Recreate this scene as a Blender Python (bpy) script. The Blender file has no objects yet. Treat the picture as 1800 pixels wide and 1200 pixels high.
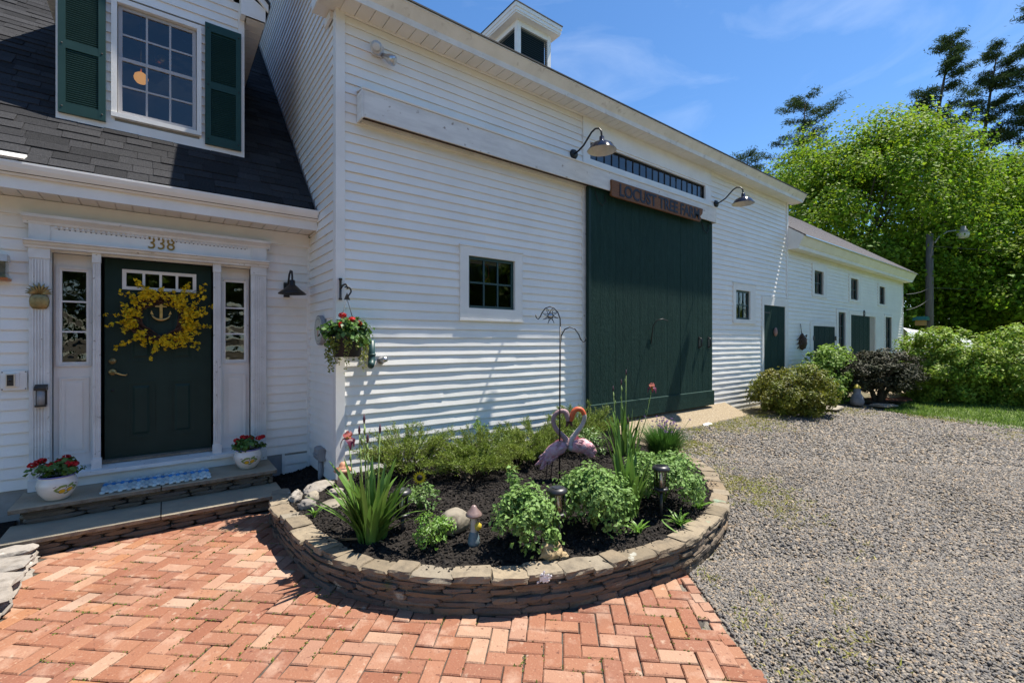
import bpy, math, random
import numpy as np
from mathutils import Vector, Matrix, noise as mnoise

S = bpy.context.scene
COL = S.collection
R = math.radians
rng = np.random.default_rng(7)
random.seed(7)

# ------------------------------------------------------------------ camera, sky, sun, exposure
cam = bpy.data.cameras.new('camera')
cam.lens = 16.0; cam.sensor_width = 36.0; cam.clip_start = 0.05; cam.clip_end = 2000
camo = bpy.data.objects.new('camera', cam); COL.objects.link(camo)
camo.location = (0, 0, 1.65); camo.rotation_euler = (R(90), 0, R(52.7 - 90))
S.camera = camo

SUN = Vector((0.44, -0.106, 1.0)).normalized()
elev = math.asin(SUN.z); azim = math.atan2(SUN.x, SUN.y)
W = bpy.data.worlds.new('World'); S.world = W; W.use_nodes = True
nt = W.node_tree; nt.nodes.clear()
wo = nt.nodes.new('ShaderNodeOutputWorld'); bg = nt.nodes.new('ShaderNodeBackground')
sky = nt.nodes.new('ShaderNodeTexSky'); sky.sky_type = 'NISHITA'; sky.sun_disc = False
sky.sun_elevation = elev; sky.sun_rotation = azim; sky.altitude = 50
sky.air_density = 0.85; sky.dust_density = 0.15; sky.ozone_density = 2.6
tc = nt.nodes.new('ShaderNodeTexCoord'); mp = nt.nodes.new('ShaderNodeMapping')
mp.inputs['Scale'].default_value = (2.2, 3.6, 9.0); mp.inputs['Rotation'].default_value = (0.25, 0.35, 0.5)
cn = nt.nodes.new('ShaderNodeTexNoise'); cn.inputs['Scale'].default_value = 1.1
cn.inputs['Detail'].default_value = 8; cn.inputs['Roughness'].default_value = 0.55; cn.inputs['Distortion'].default_value = 0.8
cr = nt.nodes.new('ShaderNodeValToRGB'); cr.color_ramp.elements[0].position = 0.52; cr.color_ramp.elements[1].position = 1.0
cr.color_ramp.elements[0].color = (0, 0, 0, 1); cr.color_ramp.elements[1].color = (.26, .26, .26, 1)
cm = nt.nodes.new('ShaderNodeMixRGB'); cm.inputs['Color2'].default_value = (7.0, 7.4, 8.0, 1)
L = nt.links.new
L(tc.outputs['Generated'], mp.inputs['Vector']); L(mp.outputs[0], cn.inputs['Vector']); L(cn.outputs[0], cr.inputs[0])
hsv = nt.nodes.new('ShaderNodeHueSaturation'); hsv.inputs['Saturation'].default_value = 1.2; L(sky.outputs[0], hsv.inputs['Color'])
L(cr.outputs[0], cm.inputs['Fac']); L(hsv.outputs[0], cm.inputs['Color1']); L(cm.outputs[0], bg.inputs['Color'])
bg.inputs['Strength'].default_value = 0.105
L(bg.outputs[0], wo.inputs['Surface'])

sl = bpy.data.lights.new('sun', 'SUN'); sl.energy = 5.0; sl.angle = R(0.53); sl.color = (1.0, 0.94, 0.84)
slo = bpy.data.objects.new('sun', sl); COL.objects.link(slo)
slo.rotation_euler = SUN.to_track_quat('Z', 'Y').to_euler(); slo.location = (10, -5, 30)

S.render.engine = 'CYCLES'
S.view_settings.view_transform = 'Standard'; S.view_settings.look = 'None'
S.view_settings.exposure = 0.96; S.view_settings.gamma = 1.0
S.cycles.max_bounces = 6; S.cycles.diffuse_bounces = 3; S.cycles.glossy_bounces = 3; S.cycles.transparent_max_bounces = 10

# ------------------------------------------------------------------ materials
MATS = {}
def M(name, c, c2=None, sc=10., rough=.6, bump=0., bsc=40., rnd=0., isl=0., metal=0., spec=.5, trans=0.,
      pal=None, by='obj', lo=.38, hi=.66, spots=None, hue=0., stretch=None, emit=None, coat=0., wave=None):
    m = bpy.data.materials.new(name); m.use_nodes = True; n = m.node_tree.nodes; l = m.node_tree.links.new
    P = n['Principled BSDF']; out = n['Material Output']
    P.inputs['Roughness'].default_value = rough; P.inputs['Metallic'].default_value = metal
    P.inputs['Specular IOR Level'].default_value = spec; P.inputs['Coat Weight'].default_value = coat
    geo = n.new('ShaderNodeNewGeometry'); oi = n.new('ShaderNodeObjectInfo')
    vec = geo.outputs['Position']
    if stretch:
        mpn = n.new('ShaderNodeMapping'); mpn.inputs['Scale'].default_value = stretch
        l(vec, mpn.inputs['Vector']); vec = mpn.outputs[0]
    rsrc = oi.outputs['Random'] if by == 'obj' else geo.outputs['Random Per Island']
    if pal:
        rp = n.new('ShaderNodeValToRGB'); e = rp.color_ramp.elements
        while len(e) < len(pal): e.new(0.5)
        for i, pc in enumerate(pal): e[i].position = i / (len(pal) - 1); e[i].color = (*pc, 1)
        l(rsrc, rp.inputs[0]); colr = rp.outputs[0]
    else:
        cc = n.new('ShaderNodeRGB'); cc.outputs[0].default_value = (*c, 1); colr = cc.outputs[0]
    if c2:
        nz = n.new('ShaderNodeTexNoise'); nz.inputs['Scale'].default_value = sc; nz.inputs['Detail'].default_value = 6
        nz.inputs['Roughness'].default_value = .6; l(vec, nz.inputs['Vector'])
        mr = n.new('ShaderNodeMapRange'); mr.inputs['From Min'].default_value = lo; mr.inputs['From Max'].default_value = hi
        l(nz.outputs[0], mr.inputs['Value'])
        mx = n.new('ShaderNodeMixRGB'); l(mr.outputs[0], mx.inputs['Fac']); l(colr, mx.inputs['Color1'])
        mx.inputs['Color2'].default_value = (*c2, 1); colr = mx.outputs[0]
    if spots:
        for (scol, ssc, slo_, shi) in spots:
            nz = n.new('ShaderNodeTexNoise'); nz.inputs['Scale'].default_value = ssc; nz.inputs['Detail'].default_value = 5
            l(geo.outputs['Position'], nz.inputs['Vector'])
            mr = n.new('ShaderNodeMapRange'); mr.inputs['From Min'].default_value = slo_; mr.inputs['From Max'].default_value = shi
            l(nz.outputs[0], mr.inputs['Value'])
            mx = n.new('ShaderNodeMixRGB'); l(mr.outputs[0], mx.inputs['Fac']); l(colr, mx.inputs['Color1'])
            mx.inputs['Color2'].default_value = (*scol, 1); colr = mx.outputs[0]
    if rnd or isl or hue:
        hs = n.new('ShaderNodeHueSaturation')
        mr = n.new('ShaderNodeMapRange'); a = rnd or isl
        mr.inputs['To Min'].default_value = 1 - a; mr.inputs['To Max'].default_value = 1 + a
        l((oi.outputs['Random'] if rnd else geo.outputs['Random Per Island']), mr.inputs['Value'])
        l(mr.outputs[0], hs.inputs['Value']); l(colr, hs.inputs['Color'])
        if hue:
            mh = n.new('ShaderNodeMapRange'); mh.inputs['To Min'].default_value = .5 - hue; mh.inputs['To Max'].default_value = .5 + hue
            mm = n.new('ShaderNodeMath'); mm.operation = 'FRACT'; m2 = n.new('ShaderNodeMath'); m2.operation = 'MULTIPLY'
            m2.inputs[1].default_value = 7.31
            l((oi.outputs['Random'] if rnd else geo.outputs['Random Per Island']), m2.inputs[0]); l(m2.outputs[0], mm.inputs[0])
            l(mm.outputs[0], mh.inputs['Value']); l(mh.outputs[0], hs.inputs['Hue'])
        colr = hs.outputs[0]
    l(colr, P.inputs['Base Color'])
    if bump:
        nb = n.new('ShaderNodeTexNoise'); nb.inputs['Scale'].default_value = bsc; nb.inputs['Detail'].default_value = 5
        l(vec, nb.inputs['Vector']); bp = n.new('ShaderNodeBump'); bp.inputs['Strength'].default_value = bump
        bp.inputs['Distance'].default_value = .02; l(nb.outputs[0], bp.inputs['Height']); l(bp.outputs[0], P.inputs['Normal'])
    if emit:
        P.inputs['Emission Color'].default_value = (*emit[0], 1); P.inputs['Emission Strength'].default_value = emit[1]
    if trans:
        tr = n.new('ShaderNodeBsdfTranslucent'); l(colr, tr.inputs['Color'])
        ms = n.new('ShaderNodeMixShader'); ms.inputs[0].default_value = trans
        l(P.outputs[0], ms.inputs[1]); l(tr.outputs[0], ms.inputs[2]); l(ms.outputs[0], out.inputs['Surface'])
    MATS[name] = m
    return m

def glass(name, tint=(.8, .85, .85), wav=0.):
    m = bpy.data.materials.new(name); m.use_nodes = True; n = m.node_tree.nodes; l = m.node_tree.links.new
    n.remove(n['Principled BSDF']); out = n['Material Output']
    t = n.new('ShaderNodeBsdfTransparent'); t.inputs[0].default_value = (*tint, 1)
    g = n.new('ShaderNodeBsdfGlossy'); g.inputs['Roughness'].default_value = 0.01
    fr = n.new('ShaderNodeFresnel'); fr.inputs[0].default_value = 1.9
    mx = n.new('ShaderNodeMixShader'); l(fr.outputs[0], mx.inputs[0]); l(t.outputs[0], mx.inputs[1]); l(g.outputs[0], mx.inputs[2])
    if wav:
        geo = n.new('ShaderNodeNewGeometry'); nb = n.new('ShaderNodeTexNoise'); nb.inputs['Scale'].default_value = 7; nb.inputs['Detail'].default_value = 1
        l(geo.outputs['Position'], nb.inputs['Vector']); bp = n.new('ShaderNodeBump'); bp.inputs['Strength'].default_value = wav; bp.inputs['Distance'].default_value = .02
        l(nb.outputs[0], bp.inputs['Height']); l(bp.outputs[0], g.inputs['Normal'])
    l(mx.outputs[0], out.inputs['Surface']); MATS[name] = m

glass('glass', wav=.10); glass('old_glass', wav=.30); glass('clear_glass', (.93, .95, .95))
M('vinyl', (.86, .835, .785), (.81, .785, .735), sc=2.6, rough=.45, bump=.04, bsc=60, rnd=.022)
M('trim', (.83, .81, .77), (.76, .74, .70), sc=3, rough=.5, bump=.03, bsc=30)
M('old_trim', (.74, .735, .715), (.62, .61, .585), sc=5, rough=.6, bump=.10, bsc=35, spots=[((.36, .33, .28), 22, .66, .72)])
M('peel_trim', (.76, .755, .73), (.66, .65, .62), sc=4, rough=.65, bump=.12, bsc=25, spots=[((.16, .13, .11), 3.1, .71, .73), ((.5, .48, .45), 9, .62, .75)])
M('weathered_white', (.76, .745, .715), (.63, .615, .59), sc=3, rough=.7, bump=.12, bsc=22, stretch=(1, 1, 4), spots=[((.33, .29, .25), 14, .66, .74)])
M('soffit', (.80, .775, .73), (.72, .70, .65), sc=2, rough=.5)
M('core', (.30, .28, .25), rough=.9)
M('interior', (.10, .10, .10), rough=.9)
M('shingle', (.026, .026, .028), (.05, .05, .053), sc=90, rough=.95, bump=.6, bsc=160, rnd=.32, spec=.15)
M('shed_shingle', (.10, .095, .10), (.15, .14, .145), sc=25, rough=.95, bump=.5, bsc=60, rnd=.15, spec=.2)
M('edge_black', (.02, .02, .02), rough=.7)
M('house_green', (.010, .030, .025), (.013, .035, .029), sc=6, rough=.5, spec=.22, bump=.02, bsc=40)
M('barn_green', (.009, .033, .026), (.014, .044, .035), sc=5, rough=.7, spec=.18, bump=.8, bsc=24, rnd=.05, stretch=(4, 4, .8), spots=[((.42, .46, .45), 21, .76, .78)])
M('shutter_green', (.014, .052, .046), (.019, .061, .054), sc=5, rough=.5, spec=.3, rnd=.03)
M('sash_green', (.012, .05, .05), rough=.45)
M('grey_sash', (.42, .41, .42), rough=.5)
M('brass', (.60, .42, .16), (.42, .28, .10), sc=30, rough=.35, metal=.85)
M('old_brass', (.36, .27, .12), (.22, .17, .08), sc=30, rough=.45, metal=.75, bump=.15, bsc=60)
M('gold_paint', (.30, .175, .022), rough=.5, metal=.1)
M('black_metal', (.012, .012, .013), rough=.45, spec=.5)
M('blue_black', (.008, .010, .022), rough=.10, spec=.4)
M('copper', (.45, .2, .1), rough=.5, metal=.6)
M('lamp_white', (.62, .6, .56), (.5, .48, .45), sc=8, rough=.5)
M('grey_plastic', (.30, .30, .31), (.24, .24, .25), sc=9, rough=.6)
M('dark_plastic', (.02, .02, .022), rough=.4)
M('sign_wood', (.13, .050, .017), (.22, .090, .030), sc=6, rough=.7, bump=.3, bsc=14, stretch=(1.2, 8, 14))
M('sign_ink', (.010, .012, .022), rough=.6)
M('brick', (0, 0, 0), rough=.85, bump=.25, bsc=90, spec=.25, pal=[(.225, .09, .053), (.27, .12, .07), (.24, .10, .06), (.30, .145, .085), (.22, .095, .06), (.28, .132, .08), (.32, .185, .125), (.21, .085, .053), (.29, .135, .068), (.35, .24, .175)],
  c2=(.42, .28, .205), sc=5.5, lo=.54, hi=.80, spots=[((.12, .05, .035), 34, .62, .74), ((.46, .36, .27), 13, .64, .80), ((.15, .07, .045), 1.7, .54, .9), ((.40, .26, .17), 75, .60, .80)], rnd=.06)
M('joint', (.045, .04, .033), (.085, .075, .06), sc=30, rough=1, bump=.5, bsc=120)
M('moss', (.10, .14, .02), (.17, .20, .035), sc=30, rough=.9, isl=.3, trans=.3)
M('stone', (0, 0, 0), rough=.9, bump=.55, bsc=38, spec=.2, pal=[(.12, .092, .068), (.16, .125, .092), (.09, .074, .06), (.19, .15, .105), (.135, .107, .09), (.175, .125, .078), (.105, .092, .08)],
  c2=(.11, .09, .07), sc=11, lo=.45, hi=.75, spots=[((.36, .36, .29), 6, .66, .72), ((.10, .11, .035), 4.0, .66, .78)])
M('capstone', (0, 0, 0), rough=.9, bump=.5, bsc=34, spec=.2, pal=[(.235, .19, .135), (.18, .145, .10), (.26, .215, .155), (.205, .155, .10), (.225, .195, .15), (.275, .22, .15)],
  c2=(.11, .092, .07), sc=9, lo=.48, hi=.78, spots=[((.34, .33, .28), 6, .69, .73), ((.22, .27, .19), 4, .69, .72)])
M('greystone', (0, 0, 0), rough=.9, bump=.6, bsc=28, spec=.2, pal=[(.28, .25, .215), (.24, .21, .18), (.31, .28, .245), (.21, .19, .17)], c2=(.14, .12, .10), sc=10, lo=.5, hi=.75,
  stretch=(1, 1, 1), spots=[((.45, .43, .39), 9, .64, .70)])
M('bluestone', (.37, .315, .225), (.29, .25, .185), sc=4, rough=.8, bump=.10, bsc=60, rnd=.06, spec=.3)
M('rough_edge', (.25, .21, .16), (.16, .13, .10), sc=18, rough=.95, bump=.9, bsc=45)
M('mortar_core', (.05, .042, .033), rough=1)
M('concrete', (.40, .38, .35), (.30, .28, .25), sc=6, rough=.9, bump=.2, bsc=50)
M('aggregate', (.30, .235, .15), (.19, .145, .09), sc=45, rough=.95, bump=.6, bsc=70, spots=[((.48, .42, .33), 60, .6, .66)])
M('mulch', (.012, .010, .009), (.03, .025, .021), sc=40, rough=1, bump=1, bsc=70, spec=.2)
M('mulch_chip', (.018, .015, .013), rough=.9, isl=.65, spec=.25)
M('red_mulch', (.20, .075, .035), (.12, .045, .025), sc=30, rough=1, bump=.8, bsc=60)
M('gravel_bed', (.145, .125, .10), (.22, .19, .15), sc=55, rough=1, bump=.8, bsc=90, spots=[((.16, .14, .07), .7, .52, .75)])
M('gravel', (0, 0, 0), rough=.75, by='isl', pal=[(.088, .083, .080), (.135, .124, .113), (.066, .063, .063), (.18, .16, .14), (.105, .10, .095), (.23, .20, .165), (.14, .128, .115), (.30, .22, .14), (.095, .09, .088), (.19, .165, .135), (.36, .29, .21)])
M('lawn', (.07, .11, .02), (.11, .15, .03), sc=2.5, rough=1)
M('grass', (.10, .19, .025), (.16, .24, .04), sc=.8, rough=.7, isl=.35, trans=.4)
M('weed', (.24, .25, .035), (.29, .26, .07), sc=2, rough=.7, isl=.35, trans=.3)
M('soil', (.10, .085, .05), (.14, .12, .07), sc=2, rough=1)
# foliage
M('maple_leaf', (.115, .215, .014), (.215, .32, .018), sc=.42, lo=.34, hi=.64, rough=.6, isl=.40, hue=.02, trans=.48, spec=.15)
M('maple_leaf2', (.085, .165, .016), (.18, .275, .022), sc=.5, lo=.34, hi=.64, rough=.6, isl=.42, hue=.02, trans=.45, spec=.15)
M('pine_needle', (.05, .085, .03), (.075, .115, .04), sc=.5, rough=.8, isl=.35, trans=.2, spec=.08)
M('bark', (.06, .048, .036), (.10, .08, .06), sc=6, rough=1, bump=.8, bsc=18, stretch=(3, 3, .6))
M('hedge_leaf', (.18, .29, .03), (.25, .35, .04), sc=1.2, rough=.55, spec=.25, isl=.4, hue=.02, trans=.35)
M('box_leaf', (.12, .16, .014), (.19, .17, .022), sc=2.2, rough=.5, spec=.3, isl=.45, trans=.3)
M('lilac_leaf', (.15, .26, .04), (.20, .31, .05), sc=2, rough=.55, spec=.25, isl=.35, trans=.35)
M('plum_leaf', (.040, .048, .022), (.062, .054, .034), sc=2, rough=.6, isl=.45, spec=.18, trans=.12)
M('mint_leaf', (.135, .25, .055), (.21, .33, .095), sc=14, rough=.55, spec=.25, isl=.3, trans=.3)
M('bright_leaf', (.11, .24, .03), (.17, .30, .045), sc=10, rough=.45, isl=.3, trans=.35)
M('juniper', (.135, .20, .02), (.20, .255, .035), sc=3, rough=.6, isl=.4, trans=.25)
M('shrub_leaf', (.10, .19, .045), (.15, .24, .06), sc=5, rough=.45, isl=.35, trans=.3)
M('iris_leaf', (.09, .19, .03), (.14, .24, .045), sc=7, rough=.4, rnd=.3, trans=.3)
M('dry_leaf', (.42, .22, .09), (.5, .3, .14), sc=20, rough=.7, trans=.2)
M('stem', (.13, .21, .05), (.18, .25, .06), sc=10, rough=.5)
M('chive', (.055, .14, .02), (.08, .18, .03), sc=6, rough=.45, isl=.3, trans=.25)
M('chive_bloom', (.30, .16, .38), (.22, .12, .28), sc=40, rough=.7, isl=.25, trans=.2)
M('iris_petal', (.10, .012, .035), (.16, .02, .06), sc=20, rough=.5, trans=.3)
M('iris_top', (.60, .24, .17), (.52, .16, .18), sc=25, rough=.5, trans=.35)
M('iris_yellow', (.62, .34, .03), rough=.5, trans=.3)
M('iris_bud', (.06, .015, .03), rough=.5)
M('geranium_leaf', (.055, .13, .018), (.09, .18, .03), sc=18, rough=.5, isl=.35, trans=.25)
M('geranium_red', (.62, .012, .012), (.50, .01, .02), sc=60, rough=.5, isl=.25, trans=.25)
M('vine_leaf', (.20, .24, .03), (.26, .28, .05), sc=20, rough=.45, isl=.3, trans=.35)
M('forsythia', (.85, .62, .012), (.75, .52, .01), sc=40, rough=.6, isl=.25, trans=.3)
M('twig', (.06, .025, .015), rough=.9, isl=.3)
# ornaments
M('glaze', (.74, .69, .62), (.68, .63, .56), sc=12, rough=.22, coat=.5)
M('blue_rim', (.14, .14, .36), rough=.3)
M('lemon', (.70, .42, .02), (.62, .34, .02), sc=30, rough=.3)
M('leaf_print', (.20, .27, .06), (.12, .18, .04), sc=30, rough=.35)
M('dark_print', (.05, .03, .03), rough=.4)
M('mat_white', (.55, .62, .60), (.42, .54, .56), sc=60, rough=.95, isl=.2)
M('mat_blue', (.05, .22, .50), (.07, .28, .56), sc=60, rough=.95, isl=.25)
M('flamingo_grey', (.36, .22, .23), (.27, .17, .18), sc=14, rough=.6, bump=.3, bsc=70)
M('flamingo_white', (.48, .40, .38), (.34, .29, .28), sc=14, rough=.6, bump=.3, bsc=70)
M('flamingo_pink', (.50, .20, .24), (.56, .36, .36), sc=22, rough=.6, bump=.5, bsc=40, isl=.3)
M('flamingo_orange', (.62, .11, .03), (.50, .09, .035), sc=18, rough=.55)
M('flamingo_dark', (.06, .022, .02), rough=.6)
M('mush_cap', (.12, .075, .07), (.26, .18, .16), sc=10, rough=.4, coat=.2)
M('mush_stem', (.50, .46, .40), (.38, .34, .29), sc=16, rough=.5)
M('gnome_blue', (.05, .13, .17), (.22, .24, .25), sc=25, rough=.5)
M('gnome_yellow', (.46, .37, .04), rough=.5)
M('terracotta', (.45, .19, .10), (.55, .32, .22), sc=10, rough=.6)
M('rock', (.27, .235, .18), (.19, .165, .125), sc=7, rough=.9, bump=.3, bsc=25, rnd=.15)
M('tan_rock', (.40, .30, .16), (.28, .2, .11), sc=9, rough=.9, bump=.5, bsc=25)
M('sun_yellow', (.78, .50, .015), rough=.5)
M('sun_brown', (.02, .012, .008), rough=.7)
M('solar_cell', (.015, .016, .02), rough=.2, coat=.6)
M('chrome', (.55, .55, .57), rough=.3, metal=.9)
M('rust', (.075, .042, .028), (.045, .027, .02), sc=20, rough=.8)
M('pole_wood', (.115, .10, .085), (.17, .15, .13), sc=4, rough=.95, bump=.6, bsc=14, stretch=(4, 4, .5))
M('tarp', (.72, .73, .74), (.58, .60, .63), sc=3, rough=.5, bump=.4, bsc=3)
M('cedar', (.42, .25, .08), rough=.8)
M('roof_teal', (.06, .22, .16), rough=.6)
M('wire', (.14, .14, .14), rough=.6)
M('globe', (.7, .4, .12), rough=.5, emit=((1.0, .45, .10), .32))
M('screen_green', (.12, .2, .05), rough=.3)
M('screen_red', (.4, .1, .08), rough=.3)
M('pink', (.34, .20, .17), rough=.6)
M('reveal', (.42, .36, .31), (.36, .31, .27), sc=3, rough=.8)
M('statue', (.12, .135, .16), (.20, .21, .235), sc=12, rough=.8)
M('pot_dark', (.022, .018, .018), rough=.7)
M('clock_face', (.55, .55, .47), (.45, .45, .38), sc=12, rough=.5)
M('white_mark', (.80, .79, .77), rough=.8, bump=.5, bsc=50)

# ------------------------------------------------------------------ builders
WO = {}
class MB:
    def __init__(s): s.v = []; s.f = []; s.m = []; s.sm = []
    def add(s, vs, fs, mi=0, smooth=False):
        b = len(s.v); s.v += [tuple(p) for p in vs]
        for f in fs: s.f.append(tuple(i + b for i in f)); s.m.append(mi); s.sm.append(smooth)
        return s
    def box(s, x0, x1, y0, y1, z0, z1, mi=0):
        return s.add([(x0, y0, z0), (x1, y0, z0), (x1, y1, z0), (x0, y1, z0), (x0, y0, z1), (x1, y0, z1), (x1, y1, z1), (x0, y1, z1)],
                     [(0, 3, 2, 1), (4, 5, 6, 7), (0, 1, 5, 4), (1, 2, 6, 5), (2, 3, 7, 6), (3, 0, 4, 7)], mi)
    def prism(s, prof, axis, a0, a1, mi=0):
        n = len(prof)
        def P(q, a):
            return {'x': (a, q[0], q[1]), 'y': (q[0], a, q[1]), 'z': (q[0], q[1], a)}[axis]
        vs = [P(q, a0) for q in prof] + [P(q, a1) for q in prof]
        fs = [(i, (i + 1) % n, (i + 1) % n + n, i + n) for i in range(n)] + [tuple(range(n))[::-1], tuple(range(n, 2 * n))]
        return s.add(vs, fs, mi)
    def tube(s, path, rad, n=8, mi=0, cap=True, squash=None, smooth=True):
        path = [Vector(p) for p in path]; k = len(path)
        if not hasattr(rad, '__len__'): rad = [rad] * k
        up = Vector((0, 0, 1)); vs = []; prev = None
        for i, p in enumerate(path):
            t = (path[min(i + 1, k - 1)] - path[max(i - 1, 0)])
            if t.length < 1e-9: t = Vector((0, 0, 1))
            t.normalize()
            if prev is None:
                ref = up if abs(t.z) < .9 else Vector((1, 0, 0)); a = t.cross(ref).normalized()
            else:
                a = prev - t * prev.dot(t)
                a = a.normalized() if a.length > 1e-6 else t.orthogonal().normalized()
            prev = a; b = t.cross(a)
            sq = squash or 1.0
            for j in range(n):
                th = 2 * math.pi * j / n
                vs.append(p + (a * math.cos(th) * sq + b * math.sin(th)) * rad[i])
        fs = []
        for i in range(k - 1):
            for j in range(n):
                fs.append((i * n + j, i * n + (j + 1) % n, (i + 1) * n + (j + 1) % n, (i + 1) * n + j))
        if cap: fs += [tuple(range(n))[::-1], tuple(range((k - 1) * n, k * n))]
        return s.add(vs, fs, mi, smooth)
    def lathe(s, prof, c=(0, 0, 0), n=24, mi=0, smooth=True):
        k = len(prof); vs = []
        for r, z in prof:
            for j in range(n):
                th = 2 * math.pi * j / n; vs.append((c[0] + r * math.cos(th), c[1] + r * math.sin(th), c[2] + z))
        fs = []
        for i in range(k - 1):
            for j in range(n): fs.append((i * n + j, i * n + (j + 1) % n, (i + 1) * n + (j + 1) % n, (i + 1) * n + j))
        return s.add(vs, fs, mi, smooth)
    def xf(s, mat):
        s.v = [tuple(mat @ Vector(p)) for p in s.v]; return s

def setp(o, label=None, cat=None, group=None, kind=None):
    if label: o['label'] = label
    if cat: o['category'] = cat
    if group: o['group'] = group
    if kind: o['kind'] = kind
    return o
def thing(name, label, cat, loc, group=None):
    o = bpy.data.objects.new(name, None); o.empty_display_size = .1; COL.objects.link(o)
    o.location = loc; WO[o.name] = Vector(loc); return setp(o, label, cat, group)
def link(name, me, parent, loc, rot=None, scale=None):
    o = bpy.data.objects.new(name, me); COL.objects.link(o)
    loc = Vector(loc); WO[o.name] = loc
    if parent is not None: o.parent = parent; o.location = loc - WO[parent.name]
    else: o.location = loc
    if rot: o.rotation_euler = rot
    if scale: o.scale = scale
    return o
def mesh(name, v, f, mats, mi=None, sm=None):
    me = bpy.data.meshes.new(name)
    v = np.asarray(v, dtype=np.float32)
    me.from_pydata(v.tolist(), [], f if isinstance(f, list) else f.tolist())
    for m in ([mats] if isinstance(mats, str) else mats): me.materials.append(MATS[m])
    if mi is not None and any(mi): me.polygons.foreach_set('material_index', np.array(mi, dtype=np.int32))
    if sm is not None: me.polygons.foreach_set('use_smooth', np.array(sm, dtype=bool))
    me.update(); return me
def emit(name, mb, mats, parent=None, label=None, cat=None, group=None, kind=None, origin=None):
    v = np.array(mb.v, dtype=np.float64)
    if origin is None:
        lo, hi = v.min(0), v.max(0); origin = Vector(((lo[0] + hi[0]) / 2, (lo[1] + hi[1]) / 2, lo[2]))
    me = mesh(name, v - np.array(origin), mb.f, mats, mb.m, mb.sm)
    o = link(name, me, parent, origin); return setp(o, label, cat, group, kind)
def box(name, m, parent, *b): return emit(name, MB().box(*b), m, parent)
def bigmesh(name, V, F, mat, parent=None, **kw):
    """V (n,3) float, F (k,m) ints, quick build"""
    V = np.asarray(V, dtype=np.float32); F = np.asarray(F, dtype=np.int32)
    lo, hi = V.min(0), V.max(0); org = np.array([(lo[0] + hi[0]) / 2, (lo[1] + hi[1]) / 2, lo[2]])
    me = bpy.data.meshes.new(name); k, m = F.shape
    me.vertices.add(len(V)); me.vertices.foreach_set('co', (V - org).astype(np.float32).ravel())
    me.loops.add(k * m); me.loops.foreach_set('vertex_index', F.ravel())
    me.polygons.add(k); me.polygons.foreach_set('loop_start', np.arange(0, k * m, m, dtype=np.int32))
    me.polygons.foreach_set('loop_total', np.full(k, m, dtype=np.int32))
    for q in ([mat] if isinstance(mat, str) else mat): me.materials.append(MATS[q])
    me.update(); me.validate()
    o = link(name, me, parent, org); return setp(o, **kw)

def holewall(mb, x0, x1, z0, z1, holes, y0, y1, axis='x'):
    xs = sorted({x0, x1, *[min(max(h[i], x0), x1) for h in holes for i in (0, 1)]})
    zs = sorted({z0, z1, *[min(max(h[i], z0), z1) for h in holes for i in (2, 3)]})
    for a, b in zip(xs, xs[1:]):
        run = None
        for c, d in zip(zs, zs[1:]):
            mx, mz = (a + b) / 2, (c + d) / 2
            if any(h[0] < mx < h[1] and h[2] < mz < h[3] for h in holes):
                if run: mb.box(a, b, y0, y1, run[0], run[1]); run = None
            else: run = (run[0], d) if run else (c, d)
        if run: mb.box(a, b, y0, y1, run[0], run[1])
    return mb

# ---- siding boards share a few slightly wavy unit-length meshes
BH = .1016
BOARD = []
for k in range(6):
    vs = []; n = 26; b = .016
    ph = rng.uniform(0, 6.28, 4)
    for i in range(n + 1):
        x = i / n
        wv = .0012 * math.sin(x * 9 + ph[0]) + .0009 * math.sin(x * 21 + ph[1]) + .0005 * math.sin(x * 47 + ph[2])
        wv2 = .0007 * math.sin(x * 13 + ph[3])
        vs += [(x, -b - wv, 0), (x, -.001 + wv2, BH + .004), (x, .004, BH + .004), (x, .004, .006), (x, -b - wv, .006)]
    fs = []
    for i in range(n):
        a = i * 5; c = a + 5
        for p, q in ((0, 4), (4, 1), (1, 2), (2, 3), (3, 0)): fs.append((a + p, c + p, c + q, a + q))
    fs += [(0, 4, 1, 2, 3), tuple(n * 5 + i for i in (3, 2, 1, 4, 0))]
    BOARD.append(mesh('siding_board', vs, fs, 'vinyl'))
def siding(parent, x0, x1, z0, z1, Y, holes=(), clip=None, seam=.35):
    z = z0; k = 0
    while z < z1 - .02:
        segs = [(x0, x1)]
        if clip: segs = [clip(z + BH / 2, x0, x1)]
        for h in holes:
            iz = h[4:6] if len(h) > 4 else h[2:4]
            if (h[2] <= z + .001 and h[3] >= z + BH - .001) or (iz[0] < z + BH * .99 and iz[1] > z + .002):
                ns = []
                for a, b in segs:
                    if h[1] <= a or h[0] >= b: ns.append((a, b)); continue
                    if h[0] > a: ns.append((a, h[0]))
                    if h[1] < b: ns.append((h[1], b))
                segs = ns
        for a, b in segs:
            if b - a > 3 and random.random() < seam:
                c = a + (b - a) * random.uniform(.25, .75); link('siding_board', random.choice(BOARD), parent, (a, Y - .0022, z), scale=(c - a + .02, 1, 1)); a = c
            if b - a > .02: link('siding_board', random.choice(BOARD), parent, (a, Y, z), scale=(b - a, 1, 1))
        z += BH; k += 1
def siding_x(parent, X, z0, z1, rng_y):
    z = z0
    while z < z1 - .02:
        a, b = rng_y(z + BH / 2)
        if b - a > .05: link('siding_board', random.choice(BOARD), parent, (X, b, z), rot=(0, 0, R(-90)), scale=(b - a, 1, 1))
        z += BH

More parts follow.
